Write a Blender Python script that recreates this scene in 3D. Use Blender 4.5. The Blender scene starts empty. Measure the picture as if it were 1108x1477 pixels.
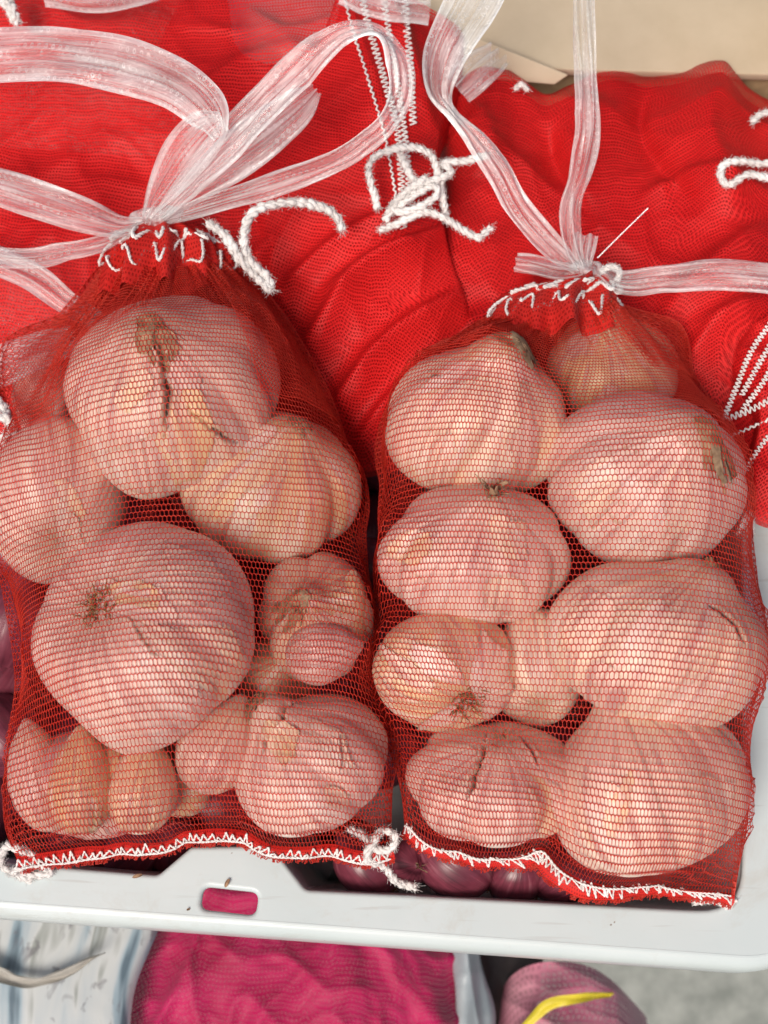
import bpy, math, random
import numpy as np
from mathutils import Vector, Matrix
R = math.radians
random.seed(7)
scene = bpy.context.scene
COL = scene.collection
CM = 0.01                       # everything below is laid out in centimetres

# ------------------------------------------------------------------ camera
TILT, DIST, WIDE = R(18), 42.0, 22.0
FPX = 1108 * DIST / WIDE
CAM = np.array([0, -DIST * math.sin(TILT), DIST * math.cos(TILT)])
VX = np.array([1.0, 0, 0])
VU = np.array([0, math.cos(TILT), math.sin(TILT)])
VB = np.array([0, -math.sin(TILT), math.cos(TILT)])     # towards the viewer
cam_d = bpy.data.cameras.new('camera')
cam = bpy.data.objects.new('camera', cam_d)
COL.objects.link(cam)
cam.location = Vector(CAM * CM)
cam.rotation_euler = (TILT, 0, 0)
cam_d.sensor_fit = 'HORIZONTAL'
cam_d.sensor_width = 36
cam_d.lens = 36 * DIST / WIDE
cam_d.clip_start, cam_d.clip_end = 0.01, 50
cam_d.dof.use_dof = True
cam_d.dof.focus_distance = 40.0 * CM
cam_d.dof.aperture_fstop = 20
scene.camera = cam

# ------------------------------------------------------------------ sky and sun
world = bpy.data.worlds.new('World')
scene.world = world
world.use_nodes = True
wn = world.node_tree.nodes
wl = world.node_tree.links
sky = wn.new('ShaderNodeTexSky')
sky.sky_type = 'NISHITA'
sky.sun_disc = False
SUN_EL, SUN_AZ = R(56), R(-150)      # azimuth measured from +Y towards +X
sky.sun_elevation = SUN_EL
sky.sun_rotation = SUN_AZ
sky.air_density, sky.dust_density = 1.0, 6.0
wl.new(sky.outputs[0], wn['Background'].inputs[0])
wn['Background'].inputs[1].default_value = 0.105
sd = bpy.data.lights.new('sun', 'SUN')
sd.energy, sd.angle, sd.color = 3.5, R(24), (1.0, 0.93, 0.84)
sun = bpy.data.objects.new('sun', sd)
COL.objects.link(sun)
sdir = Vector((math.sin(SUN_AZ) * math.cos(SUN_EL), math.cos(SUN_AZ) * math.cos(SUN_EL), math.sin(SUN_EL)))
sun.rotation_euler = sdir.to_track_quat('Z', 'Y').to_euler()
scene.view_settings.view_transform = 'Standard'
scene.view_settings.look = 'None'
scene.view_settings.exposure = -0.42
scene.view_settings.gamma = 1
scene.cycles.transparent_max_bounces = 24
scene.cycles.max_bounces = 6

# ------------------------------------------------------------------ helpers
def at(px, py, z):
    """photo pixel -> point on the level z (cm)"""
    d = -VB * FPX + VX * (px - 554) - VU * (py - 738.5)
    t = (z - CAM[2]) / d[2]
    return CAM + d * t

def proj(P):
    Q = P - CAM
    dep = -(Q @ VB)
    return np.stack([554 + FPX * (Q @ VX) / dep, 738.5 - FPX * (Q @ VU) / dep], -1)

def pxcm(p):
    return -((p - CAM) @ VB) / FPX

def smoothnoise(seed, n=24, fmin=0.3, fmax=2.0, dim=2):
    rs = np.random.RandomState(seed)
    f = np.exp(rs.uniform(math.log(fmin), math.log(fmax), n))
    d = rs.normal(size=(n, dim))
    d /= np.linalg.norm(d, axis=1)[:, None]
    k = d * f[:, None]
    ph = rs.uniform(0, 6.283, n)
    a = 1 / f
    a /= math.sqrt((a ** 2).sum() / 2)
    return lambda P: (np.sin(P @ k.T + ph) * a).sum(-1)

ORIGIN = {}
def empty(name, loc, label, cat, group=None):
    o = bpy.data.objects.new(name, None)
    COL.objects.link(o)
    o.empty_display_size = 0.01
    o.location = Vector(np.array(loc) * CM)
    ORIGIN[o] = np.array(loc, float)
    tag(o, label, cat, group)
    return o

def tag(o, label=None, cat=None, group=None, kind=None):
    if label: o['label'] = label
    if cat: o['category'] = cat
    if group: o['group'] = group
    if kind: o['kind'] = kind
    return o

def mesh(name, V, F, mat, parent=None, smooth=True, uv=None, attr=None, origin=None, kind=None):
    """V (n,3) in cm world, F (m,k) array or list of faces"""
    V = np.asarray(V, float)
    base = ORIGIN[parent] if parent is not None else (np.array(origin, float) if origin is not None else V.mean(0))
    me = bpy.data.meshes.new(name)
    L = ((V - base) * CM)
    if isinstance(F, np.ndarray):
        m, k = F.shape
        me.vertices.add(len(V)); me.vertices.foreach_set('co', L.astype(np.float32).ravel())
        me.loops.add(m * k); me.loops.foreach_set('vertex_index', F.astype(np.int32).ravel())
        me.polygons.add(m)
        me.polygons.foreach_set('loop_start', np.arange(0, m * k, k, dtype=np.int32))
        me.polygons.foreach_set('loop_total', np.full(m, k, dtype=np.int32))
        me.update(calc_edges=True)
    else:
        me.from_pydata([tuple(v) for v in L], [], F)
    if smooth:
        me.polygons.foreach_set('use_smooth', np.ones(len(me.polygons), dtype=bool))
    if uv is not None:
        lay = me.uv_layers.new(name='UVMap')
        idx = np.zeros(len(me.loops), dtype=np.int32)
        me.loops.foreach_get('vertex_index', idx)
        lay.data.foreach_set('uv', np.asarray(uv, np.float32)[idx].ravel())
    if attr:
        for nm, val in attr.items():
            a = me.attributes.new(nm, 'FLOAT', 'POINT')
            a.data.foreach_set('value', np.asarray(val, np.float32))
    me.materials.append(mat)
    me.validate()
    o = bpy.data.objects.new(name, me)
    COL.objects.link(o)
    if parent is not None:
        o.parent = parent
        ORIGIN[o] = base
    else:
        o.location = Vector(base * CM)
        ORIGIN[o] = base
    if kind: o['kind'] = kind
    return o

def grid_faces(n, m, wrap=False):
    """n rows, m columns"""
    i = np.arange(n - 1)[:, None]
    j = np.arange(m if wrap else m - 1)[None, :]
    j2 = (j + 1) % m
    return np.stack([i * m + j, i * m + j2, (i + 1) * m + j2, (i + 1) * m + j], -1).reshape(-1, 4)

def segs(A, B, r, sides=3):
    """separate thin prisms from A to B"""
    A, B = np.asarray(A), np.asarray(B)
    n = len(A)
    r = np.broadcast_to(np.asarray(r, float), (n,))
    T = B - A
    T = T / (np.linalg.norm(T, axis=1)[:, None] + 1e-9)
    ref = np.where(np.abs(T[:, 2:3]) > 0.9, np.array([[1.0, 0, 0]]), np.array([[0, 0, 1.0]]))
    N = np.cross(T, ref); N /= (np.linalg.norm(N, axis=1)[:, None] + 1e-9)
    M = np.cross(T, N)
    V = np.zeros((n, 2 * sides, 3))
    for k in range(sides):
        a = 2 * math.pi * k / sides + 0.5
        off = (N * math.cos(a) + M * math.sin(a)) * r[:, None]
        V[:, k] = A + off
        V[:, sides + k] = B + off
    b = (np.arange(n) * 2 * sides)[:, None, None]
    f = np.array([[k, (k + 1) % sides, sides + (k + 1) % sides, sides + k] for k in range(sides)])[None]
    return V.reshape(-1, 3), (b + f).reshape(-1, 4)

def join(parts):
    Vs, Fs, n = [], [], 0
    for V, F in parts:
        Vs.append(V); Fs.append(F + n); n += len(V)
    return np.concatenate(Vs), np.concatenate(Fs)

def catmull(P, step=0.06):
    P = np.asarray(P, float)
    if len(P) == 2:
        n = max(2, int(np.linalg.norm(P[1, :3] - P[0, :3]) / step))
        t = np.linspace(0, 1, n)[:, None]
        return P[0] * (1 - t) + P[1] * t
    Q = np.vstack([2 * P[0] - P[1], P, 2 * P[-1] - P[-2]])
    out = []
    for i in range(len(P) - 1):
        p0, p1, p2, p3 = Q[i:i + 4]
        n = max(2, int(np.linalg.norm(p2[:3] - p1[:3]) / step))
        t = np.linspace(0, 1, n, endpoint=False)[:, None]
        out.append(0.5 * ((2 * p1) + (-p0 + p2) * t + (2 * p0 - 5 * p1 + 4 * p2 - p3) * t ** 2 + (-p0 + 3 * p1 - 3 * p2 + p3) * t ** 3))
    out.append(P[-1:])
    return np.vstack(out)

def frames(P):
    T = np.gradient(P, axis=0)
    T /= np.linalg.norm(T, axis=1)[:, None] + 1e-9
    N = np.zeros_like(P)
    n = np.cross(T[0], [0.3, 0.2, 1.0]); n /= np.linalg.norm(n)
    for i in range(len(P)):
        n = n - T[i] * (n @ T[i]); n /= np.linalg.norm(n) + 1e-9
        N[i] = n
    return T, N, np.cross(T, N)

def tube(P, r, sides=6):
    T, N, M = frames(P)
    r = np.broadcast_to(np.asarray(r, float), (len(P),))
    a = np.linspace(0, 2 * math.pi, sides, endpoint=False)
    V = P[:, None] + (N[:, None] * np.cos(a)[None, :, None] + M[:, None] * np.sin(a)[None, :, None]) * r[:, None, None]
    return V.reshape(-1, 3), grid_faces(len(P), sides, True)

def yarn(P, r, seed=0, ply=3, fuzz=8):
    """twisted fluffy yarn along a path (already dense)"""
    rs = np.random.RandomState(seed)
    P = catmull(P, min(0.05, r * 0.8))
    L = np.concatenate([[0], np.cumsum(np.linalg.norm(np.diff(P, axis=0), axis=1))])
    T, N, M = frames(P)
    wob = 1 + 0.22 * np.sin(L * 2 * math.pi / (r * 2.6)) * (fuzz > 12) + 0.12 * np.sin(L * 3.1 + rs.uniform(0, 6))
    parts = []
    for k in range(ply):
        ph = 2 * math.pi * k / ply + L / (r * 7) * 2 * math.pi * 0.9 + 0.9 * np.sin(L * 2.3 + seed) + 0.5 * np.sin(L * 5.1)
        C = P + (N * np.cos(ph)[:, None] + M * np.sin(ph)[:, None]) * (r * 0.50 * wob)[:, None]
        parts.append(tube(C, r * 0.66 * wob * (1 + 0.10 * rs.normal(size=len(P))), 6))
    n = int(L[-1] * fuzz)
    if n > 0:
        i = rs.randint(0, len(P), n)
        d = rs.normal(size=(n, 3)); d /= np.linalg.norm(d, axis=1)[:, None]
        A = P[i] + d * r * 0.85
        B = A + d * r * rs.uniform(0.1, 1.0, (n, 1)) ** 1.5 + T[i] * r * rs.uniform(-1.4, 1.4, (n, 1)) + rs.normal(size=(n, 3)) * r * 0.35
        parts.append(segs(A, B, 0.005))
    return join(parts)

def pxpath(pts):
    return np.array([at(x, y, z) for x, y, z in pts])

# ------------------------------------------------------------------ materials
class NT:
    def __init__(s, name):
        s.m = bpy.data.materials.new(name); s.m.use_nodes = True
        s.t = s.m.node_tree; s.b = s.t.nodes['Principled BSDF']; s.out = s.t.nodes['Material Output']
    def n(s, typ, **kw):
        nd = s.t.nodes.new('ShaderNode' + typ)
        for k, v in kw.items():
            if k.startswith('i_'):
                key = k[2:]
                nd.inputs[int(key) if key.isdigit() else key].default_value = v
            else: setattr(nd, k, v)
        return nd
    def l(s, a, b): s.t.links.new(a, b)
    def set(s, **kw):
        for k, v in kw.items():
            s.b.inputs[k.replace('_', ' ')].default_value = v
    def math(s, op, a, b=None, c=None, clamp=False):
        nd = s.n('Math', operation=op); nd.use_clamp = clamp
        for i, x in enumerate((a, b, c)):
            if x is None: continue
            if isinstance(x, (int, float)): nd.inputs[i].default_value = x
            else: s.l(x, nd.inputs[i])
        return nd.outputs[0]
    def mix(s, f, a, b, blend='MIX'):
        nd = s.n('Mix', data_type='RGBA', blend_type=blend)
        for i, x in ((0, f), (6, a), (7, b)):
            if isinstance(x, (int, float)): nd.inputs[i].default_value = x
            elif isinstance(x, tuple): nd.inputs[i].default_value = (*x, 1) if len(x) == 3 else x
            else: s.l(x, nd.inputs[i])
        return nd.outputs[2]
    def ramp(s, f, stops):
        nd = s.n('ValToRGB')
        e = nd.color_ramp.elements
        while len(e) < len(stops): e.new(0.5)
        for el, (p, c) in zip(e, stops):
            el.position = p; el.color = (*c, 1) if len(c) == 3 else c
        s.l(f, nd.inputs[0])
        return nd.outputs[0]
    def noise(s, vec, scale, detail=3, rough=0.55, dist=0.0):
        nd = s.n('TexNoise', i_Scale=scale, i_Detail=detail, i_Roughness=rough, i_Distortion=dist)
        if vec is not None: s.l(vec, nd.inputs['Vector'])
        return nd.outputs[0]
    def bump(s, h, strength=0.3, dist=0.001):
        nd = s.n('Bump', i_Strength=strength, i_Distance=dist)
        s.l(h, nd.inputs['Height']); s.l(nd.outputs[0], s.b.inputs['Normal'])
    def translucent(s, col, fac):
        tr = s.n('BsdfTranslucent'); mx = s.n('MixShader', i_0=fac)
        if isinstance(col, tuple): tr.inputs[0].default_value = (*col, 1)
        else: s.l(col, tr.inputs[0])
        s.l(s.b.outputs[0], mx.inputs[1]); s.l(tr.outputs[0], mx.inputs[2])
        return mx.outputs[0]
    def mapping(s, vec, scale):
        nd = s.n('Mapping'); nd.inputs['Scale'].default_value = scale
        s.l(vec, nd.inputs[0]); return nd.outputs[0]

def mat_garlic(name, base, pink, tan, rough=0.42):
    t = NT(name)
    uv = t.n('TexCoord').outputs['UV']
    ob = t.n('TexCoord').outputs['Object']
    rnd = t.n('ObjectInfo').outputs['Random']
    veins = t.noise(t.mapping(uv, (46, 2.2, 1)), 1.0, 3, 0.6, 0.25)
    broad = t.noise(t.mapping(uv, (9, 1.4, 1)), 1.0, 3, 0.6, 0.4)
    blot = t.noise(ob, 42, 5, 0.65, 0.5)
    off = t.math('MULTIPLY_ADD', rnd, 0.56, -0.28)
    f = t.math('ADD', t.math('MULTIPLY', blot, 0.7), t.math('MULTIPLY', broad, 0.45))
    f = t.math('ADD', f, off)
    c = t.ramp(f, [(0.36, tan), (0.52, base), (0.74, pink)])
    c = t.mix(t.ramp(veins, [(0.46, (0, 0, 0)), (0.66, (0.75, 0.75, 0.75))]), c, (pink[0] * 0.62, pink[1] * 0.45, pink[2] * 0.50))
    fv = t.noise(t.mapping(uv, (120, 1.6, 1)), 1.0, 2, 0.5, 0.35)
    c = t.mix(t.ramp(fv, [(0.58, (0, 0, 0)), (0.66, (0.55, 0.55, 0.55))]), c, (0.46, 0.25, 0.21))
    stn = t.noise(ob, 95, 5, 0.7, 0.8)
    c = t.mix(t.ramp(stn, [(0.60, (0, 0, 0)), (0.72, (0.55, 0.55, 0.55))]), c, (0.44, 0.26, 0.12))
    wht = t.noise(t.mapping(uv, (14, 2.5, 1)), 1.0, 4, 0.6, 0.6)
    c = t.mix(t.ramp(wht, [(0.56, (0, 0, 0)), (0.64, (0.5, 0.5, 0.5))]), c, (0.90, 0.82, 0.74))
    spots = t.noise(ob, 420, 2, 0.5)
    c = t.mix(t.ramp(spots, [(0.70, (0, 0, 0)), (0.78, (0.5, 0.5, 0.5))]), c, (0.30, 0.15, 0.07))
    cr = t.n('Attribute', attribute_name='crack').outputs['Fac']
    c = t.mix(t.math('MULTIPLY', cr, 1.0, clamp=True), c, (0.055, 0.028, 0.016))
    dry = t.n('Attribute', attribute_name='dry').outputs['Fac']
    c = t.mix(t.math('MULTIPLY', dry, t.math('MULTIPLY_ADD', veins, 1.2, 0.2), clamp=True), c, (0.34, 0.20, 0.09))
    t.l(c, t.b.inputs['Base Color'])
    t.set(Roughness=rough, Sheen_Weight=0.1)
    h = t.math('ADD', t.math('MULTIPLY', veins, 0.7), t.math('MULTIPLY', blot, 0.8))
    t.bump(h, 0.7, 0.0009)
    return t.m

M_GAR = mat_garlic('garlic_skin', (0.86, 0.695, 0.53), (0.79, 0.59, 0.50), (0.76, 0.54, 0.31))
M_CLOVE = mat_garlic('clove_skin', (0.72, 0.49, 0.33), (0.66, 0.42, 0.36), (0.60, 0.37, 0.20), 0.36)

def mat_simple(name, col, col2, scale=200, rough=0.6, bump=0.3, dist=0.0005, **kw):
    t = NT(name)
    ob = t.n('TexCoord').outputs['Object']
    f = t.noise(ob, scale, 4, 0.6)
    t.l(t.ramp(f, [(0.3, col), (0.7, col2)]), t.b.inputs['Base Color'])
    t.set(Roughness=rough, **kw)
    t.bump(f, bump, dist)
    return t.m

M_STEM = mat_simple('dry_stem', (0.15, 0.075, 0.040), (0.46, 0.295, 0.18), 300, 0.8, 0.6)
M_ROOT = mat_simple('dry_root', (0.13, 0.06, 0.025), (0.42, 0.24, 0.10), 500, 0.85, 0.6)
def mat_net():
    t = NT('red_net_thread')
    f = t.noise(t.n('TexCoord').outputs['Object'], 120, 3)
    c = t.ramp(f, [(0.3, (0.80, 0.050, 0.032)), (0.7, (0.94, 0.100, 0.060))])
    t.l(c, t.b.inputs['Base Color']); t.set(Roughness=0.38)
    t.l(t.translucent(c, 0.5), t.out.inputs[0])
    return t.m
M_NET = mat_net()
M_YARN = mat_simple('white_yarn', (0.70, 0.66, 0.64), (0.90, 0.88, 0.87), 160, 0.85, 0.5, 0.0004)

def mat_weave(name, col, col2, k=10.0, fill=0.35, wu=0.34, wv=0.40, rough=0.55):
    """knitted net cloth; UV in cm; threads opaque, holes see-through"""
    t = NT(name)
    uv = t.n('TexCoord').outputs['UV']
    sp = t.n('SeparateXYZ'); t.l(uv, sp.inputs[0])
    u, v = sp.outputs[0], sp.outputs[1]
    wob = t.noise(t.mapping(uv, (0.8, 0.8, 1)), 1.0, 2)
    vk = t.math('MULTIPLY_ADD', v, k, t.math('MULTIPLY', wob, 2.0))
    uk = t.math('MULTIPLY_ADD', u, k * 1.15, t.math('MULTIPLY', wob, -1.5))
    vk = t.math('MULTIPLY_ADD', t.math('SINE', t.math('MULTIPLY', uk, 6.2832)), 0.12, vk)
    fv = t.math('FRACT', vk)
    fu = t.math('FRACT', t.math('MULTIPLY_ADD', t.math('FLOOR', vk), 0.5, uk))
    a = t.math('LESS_THAN', fv, wv)
    b = t.math('LESS_THAN', fu, wu)
    m = t.math('MAXIMUM', a, b)
    f = t.noise(t.n('TexCoord').outputs['Object'], 30, 4, 0.6)
    c = t.ramp(f, [(0.3, col), (0.7, col2)])
    t.l(c, t.b.inputs['Base Color'])
    t.set(Roughness=rough, Specular_IOR_Level=0.20)
    al = t.math('MULTIPLY_ADD', m, 1 - fill, fill)
    t.l(al, t.b.inputs['Alpha'])
    if fill > 0.2:
        t.bump(m, 0.5, 0.0003)
    return t.m

RED1, RED2 = (0.60, 0.008, 0.010), (0.78, 0.020, 0.020)
M_RNET = mat_weave('red_net_cloth', RED1, RED2, 9.0, 0.14, 0.32, 0.42)
M_RCLOTH = mat_weave('red_dense_cloth', (0.36, 0.004, 0.006), (0.62, 0.012, 0.012), 11, 0.75)
M_HEM = mat_weave('red_hem_cloth', (0.50, 0.012, 0.010), (0.68, 0.03, 0.022), 12, 0.55, 0.45, 0.5)
M_PINK = mat_weave('pink_net_cloth', (0.36, 0.004, 0.060), (0.54, 0.014, 0.12), 6, 0.86)

def mat_ribbon():
    t = NT('white_plastic_ribbon')
    uv = t.n('TexCoord').outputs['UV']
    sp = t.n('SeparateXYZ'); t.l(uv, sp.inputs[0])
    u, v = sp.outputs[0], sp.outputs[1]
    st = t.noise(t.mapping(uv, (13, 0.16, 1)), 1.0, 4, 0.62)
    cl = t.noise(t.mapping(uv, (4, 1.0, 1)), 1.0, 3, 0.6)
    # embossed dots in rows
    du = t.math('SUBTRACT', t.math('FRACT', t.math('MULTIPLY', u, 7.0)), 0.5)
    dv = t.math('SUBTRACT', t.math('FRACT', t.math('MULTIPLY_ADD', t.math('FLOOR', t.math('MULTIPLY', u, 7.0)), 0.5, t.math('MULTIPLY', v, 4.6))), 0.5)
    rr = t.math('SQRT', t.math('ADD', t.math('MULTIPLY', du, du), t.math('MULTIPLY', t.math('MULTIPLY', dv, dv), 2.2)))
    dot = t.math('LESS_THAN', t.math('ABSOLUTE', t.math('SUBTRACT', rr, 0.26)), 0.11)
    dot = t.math('MULTIPLY', dot, t.math('MULTIPLY_ADD', cl, 6.0, -2.75, clamp=True))
    t.set(Roughness=0.12, IOR=1.6, Specular_IOR_Level=1.0, Coat_Weight=0.5, Coat_Roughness=0.08)
    t.b.inputs['Base Color'].default_value = (0.92, 0.94, 0.96, 1)
    lo = t.noise(t.mapping(uv, (2.2, 0.55, 1)), 1.0, 2, 0.5)
    al = t.math('MULTIPLY_ADD', t.math('SUBTRACT', st, 0.5), 1.2, 0.34)
    al = t.math('MULTIPLY_ADD', t.math('SUBTRACT', lo, 0.5), 0.9, al)
    al = t.math('ADD', al, t.math('MULTIPLY', dot, 0.22))
    edge = t.math('POWER', t.math('ABSOLUTE', t.math('MULTIPLY_ADD', u, 2.0, -1.0)), 6.0)
    al = t.math('ADD', al, t.math('MULTIPLY', edge, 0.25))
    al = t.math('MINIMUM', t.math('MAXIMUM', al, 0.16), 0.92)
    t.l(al, t.b.inputs['Alpha'])
    cr = t.noise(t.mapping(uv, (9, 3.2, 1)), 1.0, 3, 0.6, 0.8)
    t.bump(t.math('ADD', t.math('ADD', st, t.math('MULTIPLY', cr, 0.9)), t.math('MULTIPLY', dot, 0.5)), 0.8, 0.0009)
    return t.m
M_RIB = mat_ribbon()

def mat_tray():
    t = NT('white_tray_plastic')
    ob = t.n('TexCoord').outputs['Object']
    f = t.noise(ob, 14, 4, 0.6)
    c = t.ramp(f, [(0.3, (0.56, 0.64, 0.65)), (0.7, (0.65, 0.71, 0.72))])
    sp = t.noise(ob, 260, 2, 0.5)
    c = t.mix(t.ramp(sp, [(0.775, (0, 0, 0)), (0.79, (0.8, 0.8, 0.8))]), c, (0.22, 0.17, 0.13))
    sm = t.noise(t.mapping(ob, (14, 50, 30)), 1.0, 5, 0.7)
    c = t.mix(t.ramp(sm, [(0.55, (0, 0, 0)), (0.85, (0.35, 0.35, 0.35))]), c, (0.48, 0.46, 0.42))
    scn = t.noise(t.mapping(ob, (30, 420, 60)), 1.0, 2, 0.5, 0.3)
    c = t.mix(t.ramp(scn, [(0.66, (0, 0, 0)), (0.72, (0.30, 0.30, 0.30))]), c, (0.40, 0.39, 0.37))
    grm = t.noise(ob, 38, 6, 0.75, 0.6)
    c = t.mix(t.ramp(grm, [(0.54, (0, 0, 0)), (0.74, (0.38, 0.38, 0.38))]), c, (0.46, 0.42, 0.35))
    t.l(c, t.b.inputs['Base Color'])
    t.set(Roughness=0.3)
    t.l(t.math('MULTIPLY_ADD', sm, 0.3, 0.18), t.b.inputs['Roughness'])
    t.bump(t.noise(ob, 90, 3), 0.08, 0.001)
    return t.m
M_TRAY = mat_tray()

def mat_shallot():
    t = NT('red_shallot_skin')
    uv = t.n('TexCoord').outputs['UV']
    ve = t.noise(t.mapping(uv, (40, 2, 1)), 1.0, 3, 0.6, 0.2)
    br = t.noise(t.n('TexCoord').outputs['Object'], 70, 3)
    c = t.ramp(t.math('MULTIPLY_ADD', ve, 0.5, t.math('MULTIPLY', br, 0.5)),
               [(0.32, (0.07, 0.014, 0.024)), (0.52, (0.20, 0.040, 0.065)), (0.72, (0.38, 0.15, 0.18))])
    t.l(c, t.b.inputs['Base Color'])
    t.set(Roughness=0.30)
    t.bump(ve, 0.3, 0.0004)
    return t.m
M_SHAL = mat_shallot()
M_CARD = mat_simple('cardboard', (0.48, 0.395, 0.28), (0.54, 0.45, 0.33), 60, 0.85, 0.15)
M_CARDE = mat_simple('cardboard_edge', (0.28, 0.18, 0.10), (0.40, 0.27, 0.15), 200, 0.9, 0.4)
M_FLOOR = mat_simple('concrete', (0.22, 0.24, 0.22), (0.40, 0.42, 0.39), 70, 0.9, 0.4, 0.001)
M_GREY = mat_simple('grey_plastic', (0.28, 0.33, 0.37), (0.42, 0.47, 0.50), 40, 0.45, 0.2)
M_DARK = mat_simple('painted_shade', (0.020, 0.016, 0.016), (0.05, 0.04, 0.04), 60, 0.6, 0.3)  # near-black colour that paints the shade right of the grey sack
M_YEL = mat_simple('yellow_strap', (0.62, 0.50, 0.02), (0.75, 0.62, 0.05), 90, 0.5, 0.2)
M_LEAF = mat_simple('dry_leaf', (0.30, 0.28, 0.25), (0.46, 0.44, 0.40), 90, 0.7, 0.4)
M_WOOD = mat_simple('pale_wood', (0.50, 0.44, 0.34), (0.62, 0.56, 0.46), 90, 0.7, 0.3)

M_FLORAL = mat_weave('pale_pink_net', (0.46, 0.10, 0.19), (0.62, 0.30, 0.37), 4, 0.72)

def mat_print():
    t = NT('printed_plastic')
    uv = t.n('TexCoord').outputs['UV']
    mp = t.n('Mapping'); mp.inputs['Rotation'].default_value = (0, 0, R(-28)); mp.inputs['Scale'].default_value = (0.8, 0.13, 1)
    t.l(uv, mp.inputs[0])
    f = t.noise(mp.outputs[0], 1.0, 3, 0.55, 0.3)
    c = t.ramp(f, [(0.34, (0.12, 0.17, 0.21)), (0.41, (0.33, 0.42, 0.48)), (0.48, (0.52, 0.56, 0.58)), (0.57, (0.58, 0.60, 0.60)), (0.63, (0.28, 0.30, 0.28)), (0.70, (0.50, 0.54, 0.56))])
    f2 = t.noise(t.mapping(uv, (0.9, 0.5, 1)), 1.6, 3, 0.6, 0.6)
    c = t.mix(t.ramp(f2, [(0.60, (0, 0, 0)), (0.68, (0.7, 0.7, 0.7))]), c, (0.16, 0.15, 0.17))
    t.l(c, t.b.inputs['Base Color']); t.set(Roughness=0.35)
    return t.m
M_PRINT = mat_print()

# ------------------------------------------------------------------ ground
RIM_Z = -2.1
FLOOR_Z = -34.0
fl = mesh('ground', [(-400, -400, FLOOR_Z), (400, -400, FLOOR_Z), (400, 400, FLOOR_Z), (-400, 400, FLOOR_Z)],
          np.array([[0, 1, 2, 3]]), M_FLOOR, origin=(0, 0, FLOOR_Z), smooth=False, kind='structure')

# ------------------------------------------------------------------ tray
def rounded(poly, rad, n=10):
    out = []
    m = len(poly)
    for i in range(m):
        p0, p1, p2 = (np.array(poly[(i + k - 1) % m][:2], float) for k in range(3))
        r = rad[i] if isinstance(rad, (list, tuple)) else rad
        a, b = p0 - p1, p2 - p1
        la, lb = np.linalg.norm(a), np.linalg.norm(b)
        a /= la; b /= lb
        ang = math.acos(np.clip(a @ b, -1, 1))
        d = min(r / math.tan(ang / 2), la * 0.48, lb * 0.48)
        s, e = p1 + a * d, p1 + b * d
        for k in range(n + 1):
            t = k / n
            out.append((1 - t) ** 2 * s + 2 * t * (1 - t) * p1 + t * t * e)
    return np.array(out)

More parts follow.
